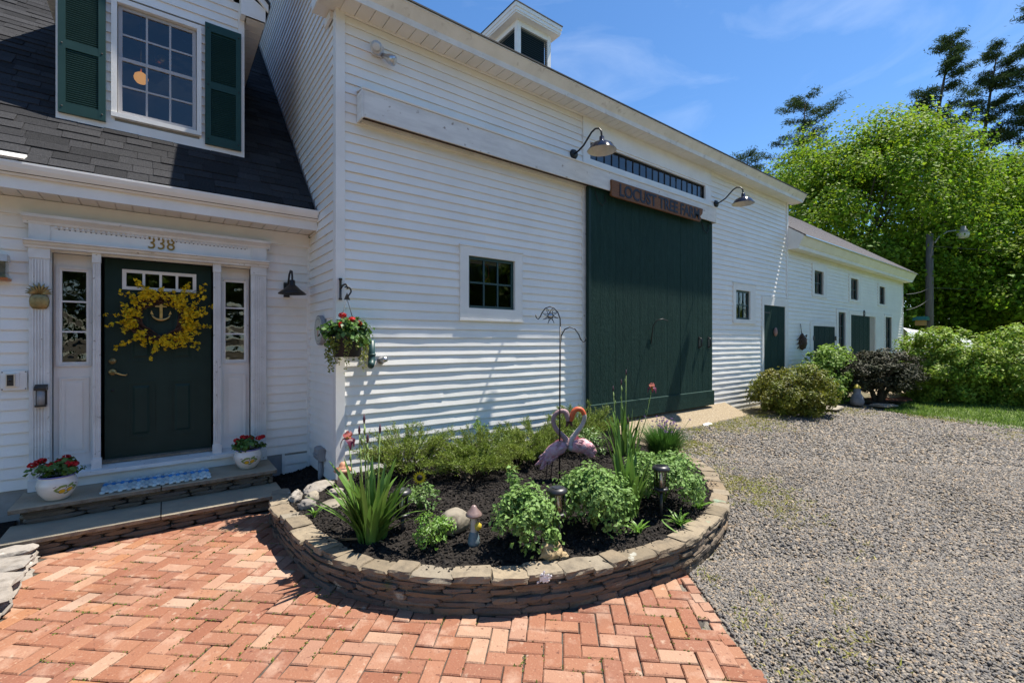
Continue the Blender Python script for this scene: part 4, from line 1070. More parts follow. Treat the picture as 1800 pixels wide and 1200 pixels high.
ov = .24; e0, e1, f0, f1 = cx0 - ov, cx1 + ov, cy0 - ov, cy1 + ov
emit('cornice', MB().box(e0 + .04, e1 - .04, f0 + .04, f1 - .04, ctp, ctp + .05).box(e0 + .02, e1 - .02, f0 + .02, f1 - .02, ctp + .05, ctp + .15).box(e0, e1, f0, f1, ctp + .15, ctp + .26), 'trim', cup)
mx_, my_ = (cx0 + cx1) / 2, (cy0 + cy1) / 2
emit('cupola_roof', MB().add([(e0 - .02, f0 - .02, ctp + .261), (e1 + .02, f0 - .02, ctp + .261), (e1 + .02, f1 + .02, ctp + .261), (e0 - .02, f1 + .02, ctp + .261), (e0 - .02, f0 - .02, ctp + .285), (e1 + .02, f0 - .02, ctp + .285), (e1 + .02, f1 + .02, ctp + .285), (e0 - .02, f1 + .02, ctp + .285), (mx_, my_, ctp + .75)],
     [(3, 2, 1, 0), (0, 1, 5, 4), (1, 2, 6, 5), (2, 3, 7, 6), (3, 0, 4, 7), (4, 5, 8), (5, 6, 8), (6, 7, 8), (7, 4, 8)]), 'edge_black', cup)

# ================================================================== SHED WING
XS0, XS1 = 12.17, 22.46
shed = thing('shed_wing', 'lower white clapboard shed wing with three small upper windows', 'shed', ((XS0 + XS1) / 2, YB, .2))
SW = [((13.68, 14.72, 2.85, 3.745), (13.83, 14.47, 2.93, 3.56)), ((16.51, 17.55, 2.86, 3.70), (16.66, 17.34, 2.94, 3.59)), ((19.36, 20.41, 2.87, 3.66), (19.5, 20.16, 2.94, 3.55))]
TW = ((15.47, 16.47, .9, 2.60), (15.61, 16.20, 1.0, 2.51)); BDc, BDi = (16.50, 19.24, .25, 2.60), (16.66, 19.06, .25, 2.47)
RW = ((20.10, 21.10, 1.2, 2.60), (20.2, 20.97, 1.3, 2.52)); HT = ((13.56, 15.42, .8, 2.17), (13.75, 15.33, .8, 2.07))
mb = MB(); holewall(mb, XS0 + .01, XS1 - .01, 0, 3.95, [s[1] for s in SW] + [TW[1], BDi, RW[1]], YB + .006, YB + .14)
mb.box(XS1 - .15, XS1 - .01, YB + .14, 12.3, 0, 3.95); mb.box(XS0, XS1 - .01, 12.3, 12.4, 0, 3.95)
mb.prism([(YB + .15, 3.95), (8.42, 6.8), (12.3, 3.95)], 'x', XS1 - .14, XS1 - .02)
sw = emit('wall', mb, 'core', shed)
siding(sw, XS0 + .02, XS1 - .06, .17, 3.90, YB, [s[0] + s[1][2:] for s in SW] + [q[0] + q[1][2:] for q in (TW, RW, HT)] + [BDc + BDi[2:]])
emit('corner_trim', MB().box(XS1 - .062, XS1 + .02, YB - .026, YB + .004, .15, 3.93), 'trim', shed)
emit('soffit', MB().box(XS0 + .012, XS1 + .22, 4.57, YB - .0135, 3.905, 3.925), 'soffit', shed)
emit('cornice', MB().prism([(4.565, 3.90), (4.555, 3.985), (4.535, 4.0), (4.44, 4.16), (4.43, 4.20), (4.565, 4.205)], 'x', XS0 + .01, XS1 + .24), 'trim', shed)
for a in (XS0, XS1 + .241): emit('eave_end', MB().prism([(4.56, 3.905), (YB, 3.905), (YB, 4.475), (4.44, 4.205)], 'x', a, a + .009), 'trim', shed)
ZS = lambda y: 4.215 + .72 * (y - 4.42)
mb = MB(); mb.prism([(4.40, ZS(4.40)), (8.42, ZS(8.42)), (8.42, ZS(8.42) - .10), (4.40, ZS(4.40) - .012)], 'x', XS0 + .02, XS1 + .26)
mb.prism([(8.42, ZS(8.42)), (12.5, ZS(4.4)), (12.5, ZS(4.4) - .1), (8.42, ZS(8.42) - .1)], 'x', XS0 + .02, XS1 + .26)
srf = emit('roof', mb, 'shed_shingle', shed)
emit('drip_edge', MB().box(XS0 + .02, XS1 + .265, 4.392, 4.399, ZS(4.40) - .02, ZS(4.40) + .004), 'chrome', shed)
rows = MB(); y = 4.41
while y < 8.4:
    z = ZS(y); rows.add([(XS0 + .02, y - .006, z + .002), (XS1 + .255, y - .006, z + .002), (XS1 + .255, y + .12, z + .0925), (XS0 + .02, y + .12, z + .0925), (XS0 + .02, y - .002, z + .012), (XS1 + .255, y - .002, z + .012)], [(4, 5, 2, 3), (0, 1, 5, 4)]); y += .115
emit('shingle_rows', rows, 'shed_shingle', srf, kind='stuff')
for (o_, i_) in SW:
    w = casing(shed, 'window', 'trim', o_, i_, YB - .030, YB + .02); panes(w, i_[0], i_[1], i_[2], i_[3], 2, 2, YB + .05, 'glass', 'sash_green', bar=.02, fr=.04)
w = casing(shed, 'tall_window', 'trim', TW[0], TW[1], YB - .030, YB + .02); panes(w, *TW[1], 2, 4, YB + .05, 'glass', 'sash_green', bar=.02, fr=.05)
w = casing(shed, 'window', 'trim', RW[0], RW[1], YB - .030, YB + .02); panes(w, *RW[1], 2, 3, YB + .05, 'glass', 'sash_green', bar=.02, fr=.05)
w = casing(shed, 'hatch', 'trim', HT[0], HT[1], YB - .030, YB + .02)
for k in range(8): emit('plank', MB().box(13.752 + k * .1973, 13.752 + k * .1973 + .194, YB - .018 + .003 * (k % 2), YB + .003, .8, 2.065), 'barn_green', w)
for xx in (13.72, 15.30): emit('hinge', MB().box(xx, xx + .09, YB - .045, YB - .031, 1.68, 1.80), 'black_metal', w)
w = casing(shed, 'wide_doorway', 'trim', BDc, BDi, YB - .030, YB + .14, bottom=False)
for k in range(9): emit('plank', MB().box(16.662 + k * .205, 16.662 + k * .205 + .202, YB - .014 + .003 * (k % 2), YB + .02, .25, 2.465), 'barn_green', w)
emit('reveal', MB().box(18.512, 19.058, YB + .002, YB + .03, .25, 2.468), 'reveal', w)
hs_ = MB().tube([(17.86 + .06 * math.cos(a) * 1.0, YB - .036, 2.545 + .095 * math.sin(a)) for a in np.linspace(0, 2 * math.pi, 20)], .014, n=6, cap=False)
emit('horseshoe', hs_, 'black_metal', label='black horseshoe ring above the wide green doorway of the shed', cat='horseshoe')

# ================================================================== THINGS ON THE HOUSE AND BARN
RV = Vector((.795, -.606, 0)); FV = Vector((.606, .795, 0))
# wreath
wc = Vector((-.035, YDOOR - .06, 1.885))
wr = thing('wreath', 'round wreath of yellow forsythia blossoms hanging on the green front door', 'wreath', (wc.x, wc.y, 1.50))
mb = MB()
for k in range(14):
    ph = random.uniform(0, 6.28); rr = random.uniform(.165, .255); ww = random.uniform(.01, .03)
    mb.tube([(wc.x + (rr + ww * math.sin(3 * a + ph)) * math.cos(a), wc.y + .025 * math.sin(5 * a + ph) + random.uniform(-.004, .004), wc.z + (rr + ww * math.sin(3 * a + ph)) * math.sin(a)) for a in np.linspace(0, 6.283, 40)], .007, n=4, cap=False)
emit('twig_ring', mb, 'twig', wr)
pts = []; tw = MB()
for k in range(150):
    a = random.uniform(0, 6.283); r0 = random.uniform(.15, .24); ln = random.uniform(.05, .13) * (1.9 if random.random() < .16 else 1)
    a2 = a + random.uniform(-.2, .9); d = Vector((math.cos(a2), random.uniform(-.35, .1), math.sin(a2)))
    p0 = wc + Vector((r0 * math.cos(a), -.02, r0 * math.sin(a))); p1 = p0 + d * ln + Vector((.08 * math.copysign(1, math.cos(a)) * (ln > .13), 0, 0))
    tw.tube([p0, p1], [.003, .0015], n=4)
    for q in range(max(4, int(ln * 75))): pts.append(p0.lerp(p1, random.uniform(.1, 1.05)) + Vector((random.gauss(0, .009), random.gauss(0, .012), random.gauss(0, .009))))
emit('sprigs', tw, 'twig', wr)
P = np.repeat(np.array([tuple(p) for p in pts]), 4, 0)
ax = nrmz(np.repeat(unit(len(pts)), 4, 0) * .7 + np.array([0, -.6, 0])); off_ = nrmz(unit(len(P)) * .9)
P2 = P + off_ * .010
V, F = leaves(P2, nrmz(ax + off_ * .5), .032, asp=.46, fold=.1); bigmesh('blossoms', V, F, 'forsythia', wr, kind='stuff')
an = Vector((-.035, YDOOR - .035, 1.955))
mb = MB(); y0, y1 = an.y - .008, an.y + .008
mb.box(an.x - .012, an.x + .012, y0, y1, an.z - .075, an.z + .085); mb.box(an.x - .048, an.x + .048, y0 + .001, y1 - .001, an.z + .052, an.z + .066)
arc = [(an.x + .078 * math.sin(a), an.y, an.z - .012 - .068 * math.cos(a)) for a in np.linspace(-1.35, 1.35, 15)]
mb.tube(arc, [.004, .009, .011, .012, .013, .014, .015, .016, .015, .014, .013, .012, .011, .009, .004], n=6)
mb.tube([(an.x + .016 * math.cos(a), an.y, an.z + .098 + .016 * math.sin(a)) for a in np.linspace(0, 6.283, 12)], .004, n=5, cap=False)
for s_ in (-1, 1): mb.prism([(an.x + s_ * .060, an.z - .03), (an.x + s_ * .088, an.z - .018), (an.x + s_ * .078, an.z + .015)], 'y', y0 + .002, y1 - .002)
emit('anchor', mb, 'brass', label='small gold anchor hanging in the middle of the yellow wreath', cat='anchor')
# pineapple plaque
px, py = -.897, YH - .094
pa = thing('pineapple_plaque', 'brass pineapple plaque on the left door pilaster', 'plaque', (px, py, 1.94))
mb = MB(); prof = [(.001, 0), (.045, .004), (.060, .03), (.066, .065), (.062, .10), (.050, .125), (.03, .132), (.001, .133)]
mb.lathe(prof, (0, 0, 0), 20); mb.v = [(px + x, py + y * .28, 1.94 + z) for x, y, z in mb.v]
emit('fruit', mb, 'old_brass', pa)
for k in range(13):
    a = R(-98 + k * 16.3); l = .062 + .05 * math.cos(a) ** 2
    b0 = Vector((px + .015 * math.sin(a), py - .006, 2.075)); d = Vector((math.sin(a), -.05, max(.18, math.cos(a))))
    emit('crown_leaf', MB().tube([b0, b0 + d * l * .6, b0 + d * l + Vector((math.sin(a) * .01, -.012, -.01))], [.006, .012, .001], n=5, squash=.9), 'old_brass', pa)
# solar step light + doorbell
sp = thing('wall_light', 'small black plastic light holder low on the left door pilaster', 'wall light', (-.884, YH - .12, 1.07))
emit('cap', MB().prism([(YH - .085, 1.215), (YH - .15, 1.215), (YH - .155, 1.235), (YH - .085, 1.265)], 'x', -.925, -.843), 'dark_plastic', sp)
emit('base', MB().box(-.920, -.848, YH - .145, YH - .085, 1.068, 1.085).box(-.92, -.848, YH - .096, YH - .085, 1.085, 1.215), 'dark_plastic', sp)
emit('lens', MB().tube([(-.884, YH - .118, 1.085), (-.884, YH - .118, 1.215)], .026, n=14), 'grey_plastic', sp)
db = thing('doorbell_camera', 'white mounting plate with a small silver doorbell camera left of the door', 'doorbell', (-1.065, YH - .03, 1.215))
emit('plate', MB().box(-1.143, -.984, YH - .034, YH - .016, 1.22, 1.39), 'trim', db)
emit('block', MB().box(-1.12, -1.03, YH - .046, YH - .0345, 1.25, 1.37), 'trim', db)
emit('camera_body', MB().box(-1.107, -1.052, YH - .072, YH - .0465, 1.255, 1.365), 'chrome', db)
emit('camera_face', MB().box(-1.100, -1.059, YH - .075, YH - .0725, 1.262, 1.358), 'dark_plastic', db)
emit('lens', MB().tube([(-1.08, YH - .0755, 1.315), (-1.08, YH - .082, 1.315)], .012, n=12), 'solar_cell', db)
for a, b in ((-1.135, 1.23), (-.992, 1.23), (-1.135, 1.38), (-.992, 1.38)): emit('screw', MB().tube([(a, YH - .0345, b), (a, YH - .037, b)], .005, n=8), 'edge_black', db)
# barn-style lantern right of door
ln = thing('wall_lantern', 'black gooseneck wall lantern with wide shade right of the front door', 'wall lantern', (1.14, YH - .02, 2.16))
emit('back_plate', MB().box(1.105, 1.165, YH - .05, YH - .014, 2.17, 2.34), 'black_metal', ln)
lp = Vector((1.15, 5.64, 2.18))
emit('arm', MB().tube([(1.135, YH - .05, 2.27), (1.137, YH - .12, 2.33), (1.14, YH - .16, 2.42), (1.145, YH - .20, 2.462), (1.15, YH - .24, 2.45), (1.15, lp.y, 2.39), (1.15, lp.y, 2.33)], .011, n=8), 'black_metal', ln)
emit('shade', MB().lathe([(.022, .17), (.03, .16), (.032, .115), (.055, .095), (.09, .06), (.145, .018), (.148, .008), (.142, .012), (.088, .05), (.05, .085), (.02, .10)], tuple(lp), 28), 'black_metal', ln)
emit('socket', MB().lathe([(.018, .03), (.024, .06), (.02, .10)], tuple(lp), 14), 'copper', ln)
# lantern left of door, cut by the frame
l2 = thing('box_lantern', 'four sided metal wall lantern at the far left of the house wall', 'wall lantern', (-1.13, YH - .09, 2.17))
emit('frame', MB().prism([(YH - .15, 2.34), (YH - .03, 2.34), (YH - .05, 2.40), (YH - .13, 2.40)], 'x', -1.19, -1.085), 'lamp_white', l2)
emit('glass_box', MB().box(-1.18, -1.095, YH - .14, YH - .035, 2.20, 2.339), 'clear_glass', l2)
emit('bottom', MB().prism([(YH - .155, 2.20), (YH - .02, 2.20), (YH - .03, 2.178), (YH - .145, 2.178)], 'x', -1.195, -1.08), 'copper', l2)
emit('wall_bracket', MB().box(-1.16, -1.115, YH - .034, YH - .014, 2.19, 2.36), 'lamp_white', l2)
# round thermometer and electric box on the barn's gable wall
ck = thing('round_thermometer', 'round pale dial thermometer on the barn side wall behind the hanging basket', 'thermometer', (1.36, 5.30, 1.60))
def disc_x(x0, x1, y, z, r, n=32): return MB().tube([(x0, y, z), (x1, y, z)], r, n=n, smooth=False)
emit('rim', disc_x(1.345, 1.385, 5.30, 1.775, .165), 'grey_plastic', ck); emit('dial', disc_x(1.341, 1.3445, 5.30, 1.775, .150), 'clock_face', ck)
emit('needle', MB().box(1.337, 1.3405, 5.295, 5.305, 1.70, 1.80), 'screen_red', ck)
tk_ = MB()
for k in range(24):
    a = k * math.pi / 12; tk_.box(1.338, 1.3405, 5.30 + .125 * math.cos(a) - .004, 5.30 + .125 * math.cos(a) + .004, 1.775 + .125 * math.sin(a) - .008, 1.775 + .125 * math.sin(a) + .008)
emit('ticks', tk_, 'grey_plastic', ck, kind='stuff')
eb = thing('electric_box', 'small grey weatherproof electric box with conduit low on the barn side wall', 'electric box', (1.36, 5.28, .10))
emit('cover', MB().prism([(1.386, .345), (1.33, .345), (1.31, .37), (1.318, .47), (1.345, .485), (1.386, .485)], 'y', 5.19, 5.37), 'grey_plastic', eb)
emit('hinge_bar', MB().box(1.303, 1.309, 5.19, 5.37, .40, .415), 'chrome', eb)
emit('conduit', MB().tube([(1.36, 5.27, .345), (1.36, 5.27, .05)], .026, n=12), 'grey_plastic', eb)
# floodlight under barn eave
fl = thing('flood_light', 'twin bulb flood light under the barn eave near the corner', 'flood light', (1.82, YB - .03, 4.72))
emit('base', MB().box(1.76, 1.88, YB - .05, YB - .015, 4.72, 4.83), 'lamp_white', fl)
def bulb(p, d, r):
    d = Vector(d).normalized(); p = Vector(p)
    emit('bulb', MB().tube([p, p + d * .05, p + d * .09, p + d * .14, p + d * .155], [.022, .03, r * .9, r, r * .85], n=18), 'chrome' if d.x > .3 else 'lamp_white', fl)
    emit('lens', MB().tube([p + d * .156, p + d * .162], [r * .8, r * .5], n=18), 'lamp_white', fl)
bulb((1.80, YB - .05, 4.77), (-.35, -.9, -.35), .062); bulb((1.86, YB - .05, 4.74), (.75, -.55, -.45), .055)
# gooseneck lamps over barn door
def goose(X, label):
    g_ = thing('gooseneck_lamp', label, 'wall lamp', (X, YB - .02, 4.2), 'gooseneck lamps over the barn door')
    emit('wall_plate', MB().tube([(X, YB - .014, 4.41), (X, YB - .045, 4.41)], [.075, .06], n=18), 'black_metal', g_)
    emit('arm', MB().tube([(X, YB - .03, 4.41), (X, YB - .12, 4.43), (X, YB - .22, 4.475), (X, YB - .30, 4.545), (X, YB - .37, 4.605), (X, YB - .44, 4.63), (X, YB - .51, 4.61), (X, YB - .55, 4.56), (X, YB - .56, 4.49)], .013, n=8), 'black_metal', g_)
    emit('shade', MB().lathe([(.02, .25), (.032, .24), (.036, .18), (.06, .165), (.10, .155), (.15, .125), (.178, .075), (.196, .055), (.200, .048)], (X, YB - .56, 4.235), 32), 'blue_black', g_)
    emit('reflector', MB().lathe([(.198, .046), (.175, .07), (.146, .118), (.10, .146), (.001, .15)], (X, YB - .56, 4.235), 32), 'lamp_white', g_)
goose(4.796, 'black gooseneck lamp at the left end of the transom window'); goose(8.80, 'black gooseneck lamp right of the transom window')
# sign
sg = thing('farm_sign', 'brown wooden farm name sign with dark letters above the barn door', 'sign', (6.68, 4.60, 3.87))
bmz = [(5.40, 3.885), (5.44, 3.868), (7.88, 3.868), (7.93, 3.93), (7.885, 3.965), (7.96, 4.03), (7.985, 4.118), (5.41, 4.118), (5.42, 4.0)]
emit('board', MB().prism(bmz, 'y', 4.595, 4.628), 'sign_wood', sg)
me = text_mesh('lettering', 'LOCUST TREE FARM', .262, 'sign_ink', .003, .007); me.name = 'lettering'
vx = np.array([v.co.x for v in me.vertices]); w0 = vx.max() - vx.min()
link('lettering', me, sg, (5.58, 4.592, 3.905), rot=(R(90), 0, 0), scale=(2.26 / w0, 1, 1))
# spigot + green pipe
spg = thing('spigot', 'chrome hose fitting on the barn wall right of the hanging basket', 'spigot', (1.87, 4.74, 1.42))
emit('collar', MB().tube([(1.86, YB - .01, 1.445), (1.86, YB - .05, 1.445)], .038, n=16), 'grey_plastic', spg)
emit('spout', MB().tube([(1.86, YB - .05, 1.445), (1.865, YB - .09, 1.455), (1.875, YB - .13, 1.46)], [.03, .032, .026], n=14), 'chrome', spg)
vp = thing('green_pipe', 'dark green vent pipe elbow on the barn wall behind the hanging basket', 'pipe', (1.72, 4.74, 1.4))
emit('elbow', MB().tube([(1.75, YB - .04, 1.66), (1.75, YB - .05, 1.50), (1.745, YB - .06, 1.44), (1.73, YB - .09, 1.41), (1.71, YB - .13, 1.40)], [.034, .034, .038, .036, .034], n=14), 'sash_green', vp)
emit('ring', MB().tube([(1.75, YB - .05, 1.50), (1.75, YB - .05, 1.52)], .041, n=14), 'sash_green', vp)
# suncatcher behind window
sc_ = thing('suncatcher', 'small oval stained glass suncatcher hanging inside the barn window', 'suncatcher', (3.27, YB + .06, 2.5))
emit('ring', MB().tube([(3.275 + .055 * math.cos(a), YB + .06, 2.54 + .095 * math.sin(a)) for a in np.linspace(0, 6.283, 24)], .005, n=5, cap=False), 'screen_red', sc_)
emit('panel', MB().tube([(3.285, YB + .06, 2.46), (3.285, YB + .06, 2.52), (3.285, YB + .06, 2.60)], [.012, .022, .008], n=8, squash=.4), 'screen_green', sc_)
# hanging basket
bk = thing('plant_bracket', 'short black iron bracket on the barn corner holding the hanging basket', 'bracket', (1.43, YB - .05, 2.08))
emit('plate', MB().tube([(1.425, YB - .045, 2.075), (1.425, YB - .045, 2.09), (1.425, YB - .045, 2.10), (1.425, YB - .045, 2.27), (1.425, YB - .045, 2.28), (1.425, YB - .045, 2.295)], [.018, .018, .012, .012, .018, .018], n=8), 'black_metal', bk)
emit('arm', MB().tube([(1.425, YB - .05, 2.19), (1.425, YB - .12, 2.215), (1.425, YB - .20, 2.22), (1.425, YB - .26, 2.20), (1.425, YB - .275, 2.17)], .010, n=8), 'black_metal', bk)
hb = Vector((1.425, YB - .255, 1.50))
bs = thing('hanging_basket', 'hanging basket of red geraniums and trailing yellow green vine at barn corner', 'hanging basket', tuple(hb))
emit('pot', MB().lathe([(.001, 0), (.115, 0), (.125, .01), (.150, .19), (.155, .20), (.155, .21), (.145, .205), (.12, .17), (.001, .17)], tuple(hb), 24), 'pot_dark', bs)
emit('hook', MB().tube([(hb.x + .0 + .04 * math.sin(a), hb.y, 2.15 + .04 * math.cos(a)) for a in np.linspace(-.6, 2.4, 8)] + [(hb.x, hb.y, 2.08)], .008, n=6).prism([(hb.x - .03, 2.06), (hb.x + .03, 2.06), (hb.x, 2.13)], 'y', hb.y - .005, hb.y + .005), 'black_metal', bs)
for k in range(4):
    a = k * 1.57 + .5; emit('wire', MB().tube([(hb.x, hb.y, 2.07), (hb.x + .15 * math.cos(a), hb.y + .15 * math.sin(a), 1.70)], .0025, n=4), 'black_metal', bs)
P, N = bush_pts((hb.x, hb.y, 1.72), (.22, .20, .14), 1200, 70, .35, .3, low=.8); cloud('foliage', P, N, .05, 'geranium_leaf', bs, asp=.9, fold=.12)
def umbel(parent, p, r, n=60, mat='geranium_red', sz=.022):
    d = unit(n); P = np.array(p) + d * r * np.array([1, 1, .7]); return cloud('flower', P, nrmz(d + unit(n) * .5), sz, mat, parent, asp=.85, fold=.1)
for (a, y, z) in ((-.03, -.03, 1.905), (.05, -.02, 1.865), (.10, .02, 1.83), (.0, -.12, 1.81)):
    p = hb + Vector((0, 0, 0)); q = Vector((hb.x, hb.y, 0)) + RV * a * 1.1 + FV * y; q.z = z
    umbel(bs, q, .034, 90); emit('stalk', MB().tube([(hb.x, hb.y, 1.70), q], .003, n=4), 'stem', bs)
vv = []
for k in range(34):
    a = random.uniform(0, 6.283); r = random.uniform(.155, .20); l = random.uniform(.10, .36); x, y = hb.x + r * math.cos(a), hb.y + r * math.sin(a)
    for q in range(int(l * 150)):
        t_ = random.random(); vv.append((x + random.gauss(0, .008), y + random.gauss(0, .008), 1.69 - t_ * l))
P = np.array(vv); cloud('trailing_vine', P, nrmz(unit(len(P)) + np.array([0, -.3, .2])), .02, 'vine_leaf', bs, asp=.8)
# insect ornament, pink plaque
bug = thing('metal_bug_ornament', 'dark rusty metal insect ornament on shed wall left of the green hatch', 'ornament', (12.95, YB - .03, 1.35))
emit('body', MB().lathe([(.001, -.20), (.06, -.15), (.11, -.02), (.10, .10), (.05, .17), (.03, .22), (.001, .25)], (12.95, YB - .05, 1.62), 12), 'rust', bug)
for k in range(6):
    s_ = -1 if k % 2 else 1; z = 1.52 + .11 * (k // 2); emit('leg', MB().tube([(12.95, YB - .05, z), (12.95 + s_ * .16, YB - .10, z + .08), (12.95 + s_ * .24, YB - .03, z - .05)], .012, n=5), 'rust', bug)
emit('hanger', MB().tube([(12.95, YB - .04, 1.85), (12.9, YB - .03, 2.10)], .008, n=5), 'rust', bug)
emit('door_plaque', MB().lathe([(.001, 0), (.03, .02), (.045, .08), (.04, .15), (.02, .20), (.001, .21)], (11.42, YB - .05, 1.77), 14), 'pink', label='small pinkish ornament on the narrow green side door', cat='ornament')

# ================================================================== STEPS: mat and pots
dm = thing('door_mat', 'woven rope door mat in white and blue on the upper step', 'door mat', (-.06, 5.56, .306))
for row in range(5):
    mb = MB(); y = 5.405 + row * .078 - .0
    nn = 27
    for k in range(nn):
        x = -.455 + .81 * (k + .5) / nn; zoff = .004 * (1 if (k + row) % 2 else -1)
        q = MB().lathe([(.001, -.5), (.32, -.42), (.5, -.1), (.5, .1), (.32, .42), (.001, .5)], (0, 0, 0), 8)
        sk = random.uniform(-.004, .004)
        mb.add([(x + a * .047 + sk, y + b * .100 + (.006 if k % 2 else -.006), .318 + c * .026 + zoff) for a, b, c in q.v], q.f, 0, True)
    emit('rope_row', mb, 'mat_blue' if row == 3 else 'mat_white', dm)
def potted(loc, s, label, flip, seed):
    x, y, z = loc; t_ = thing('flower_pot', label, 'flower pot', loc, 'glazed geranium pots on the steps')
    prof = [(.001, 0), (.062, 0), (.078, .008), (.118, .07), (.132, .115), (.130, .15), (.116, .185), (.110, .195), (.116, .203), (.108, .203), (.100, .190), (.10, .17), (.001, .165)]
    prof = [(r * s, h * s) for r, h in prof]
    emit('pot', MB().lathe(prof, loc, 40), 'glaze', t_)
    emit('rim', MB().lathe([(.112 * s, .196 * s), (.119 * s, .2035 * s), (.113 * s, .209 * s), (.106 * s, .205 * s)], loc, 40), 'blue_rim', t_)
    emit('soil', MB().lathe([(.105 * s, .18 * s), (.001, .185 * s)], loc, 24), 'mulch', t_)
    # painted lemons hug the pot's surface
    def surf(ang, h, o=.0015):
        h_ = h * s; r = np.interp(h_, [p[1] for p in prof[:8]], [p[0] for p in prof[:8]]) + o
        return (x + r * math.cos(ang), y + r * math.sin(ang), z + h_)
    a0 = math.atan2(-y, -x) + flip
    def blob(cx, cz, rx, rz, mat, nm, o=.002, rot=0.):
        mb = MB(); n = 14
        c = [surf(a0 + cx / .125, cz, o + .0015)]
        for k in range(n):
            a = 2 * math.pi * k / n; u_, w_ = rx * math.cos(a), rz * math.sin(a); u2, w2 = u_ * math.cos(rot) - w_ * math.sin(rot), u_ * math.sin(rot) + w_ * math.cos(rot)
            c.append(surf(a0 + (cx + u2) / .125, cz + w2, o))
        mb.add(c, [(0, 1 + k, 1 + (k + 1) % n) for k in range(n)], 0, True); emit(nm, mb, mat, t_)
    blob(-.024, .085, .024, .019, 'dark_print', 'lemon_outline', .0006, .2); blob(.027, .092, .024, .019, 'dark_print', 'lemon_outline', .0006, .35)
    blob(-.024, .085, .021, .0165, 'lemon', 'painted_lemon', .0022, .2); blob(.027, .092, .021, .0165, 'lemon', 'painted_lemon', .0022, .35)
    for (cx, cz, rx, rz, ro) in ((-.052, .112, .026, .008, .5), (-.02, .128, .026, .009, .1), (.03, .13, .025, .009, .5), (.058, .112, .024, .009, -.5), (.005, .066, .018, .007, .2), (-.055, .09, .016, .007, -.6), (.06, .092, .014, .007, .9)):
        blob(cx, cz, rx, rz, 'leaf_print', 'painted_leaf', .0030, ro)
    for (cx, cz, ro) in ((-.068, .128, .4), (.072, .132, -.3), (.0, .115, 1.2)): blob(cx, cz, .012, .0025, 'dark_print', 'painted_stem', .0036, ro)
    top = z + .19 * s
    P, N = bush_pts((x, y, top + .05 * s), (.14 * s, .13 * s, .085 * s), 330, 36, .36, .3, zmin=top - .01); cloud('foliage', P, N, .042 * s, 'geranium_leaf', t_, asp=.95, fold=.1)
    return t_, top
t_, top = potted((-.735, 5.455, .306), 1.0, 'painted pot of red geraniums on the left end of the top step', .42, 1)
for (a, f, h) in ((-.165, 0, .14), (-.13, .0, .155), (-.215, 0, .115), (-.02, -.05, .125), (.02, 0, .145), (.0, .08, .165), (.095, .0, .13), (.11, .04, .12)):
    q = Vector((-.735, 5.455, 0)) + RV * a + FV * f; q.z = top - .02 + h; umbel(t_, q, .027, 70, sz=.022); emit('stalk', MB().tube([(-.735 + a * .3, 5.455, top), q], .0025, n=4), 'stem', t_)
t_, top = potted((.70, 5.56, .306), 1.0, 'painted pot of red geraniums on the right end of the top step', .1, 2)
for (a, f, h) in ((-.12, 0, .12), (-.10, .0, .09), (-.04, -.02, .16), (-.02, .03, .15), (.03, 0, .14), (.115, 0, .15), (.135, .03, .155)):
    q = Vector((.70, 5.56, 0)) + RV * a + FV * f; q.z = top - .02 + h; umbel(t_, q, .027, 70, sz=.022); emit('stalk', MB().tube([(.70 + a * .3, 5.56, top), q], .0025, n=4), 'stem', t_)

# ================================================================== GARDEN ORNAMENTS
def RP(base, a, z, f=0.): 
    p = Vector((base[0], base[1], 0)) + RV * a + FV * f; p.z = z; return p
hk = thing('shepherd_hook', 'tall black double shepherd hook with metal sun in the flower bed', 'plant hook', (3.10, 3.29, .28))
B = (3.10, 3.29); K = 1 / 178
def HP(u, v): return RP(B, (u - 984.5) * K, .28 + (840 - v) * K)
emit('pole', MB().tube([HP(984, 842), HP(984.5, 700), HP(985.3, 570)], .0075, n=8), 'black_metal', hk)
emit('upper_hook', MB().tube([HP(*q) for q in ((985.3, 572), (985, 556), (981, 545), (974, 537.5), (967, 535), (959, 538), (953, 546), (950, 553), (946.5, 557), (943, 554), (942, 549))], .006, n=8), 'black_metal', hk)
emit('lower_hook', MB().tube([HP(*q) for q in ((985.5, 600), (987, 586), (993, 575), (1002, 571), (1011, 574), (1018, 584), (1021, 592), (1026, 597.5), (1029.5, 595), (1030, 590))], .006, n=8), 'black_metal', hk)
sc0 = (968, 551); mb = MB(); mb.tube([HP(sc0[0] + 4.6 * math.cos(a), sc0[1] + 4.6 * math.sin(a)) for a in np.linspace(0, 6.283, 16)], .004, n=5, cap=False)
emit('sun_face', MB().tube([HP(*sc0) + FV * -.008, HP(*sc0) + FV * .008], [.022, .022], n=14), 'chrome', hk)
for k in range(8):
    a = k * math.pi / 4 + .2; p0 = (sc0[0] + 5 * math.cos(a - .33), sc0[1] + 5 * math.sin(a - .33)); p1 = (sc0[0] + 14.5 * math.cos(a + .12), sc0[1] + 14.5 * math.sin(a + .12)); p2 = (sc0[0] + 5 * math.cos(a + .33), sc0[1] + 5 * math.sin(a + .33))
    emit('sun_ray', MB().tube([HP(*p0), HP((p0[0] + p1[0]) / 2 - 1, (p0[1] + p1[1]) / 2), HP(*p1), HP((p2[0] + p1[0]) / 2 + 1, (p2[1] + p1[1]) / 2), HP(*p2)], .0035, n=5), 'black_metal', hk)
emit('sun_ring', mb, 'black_metal', hk)
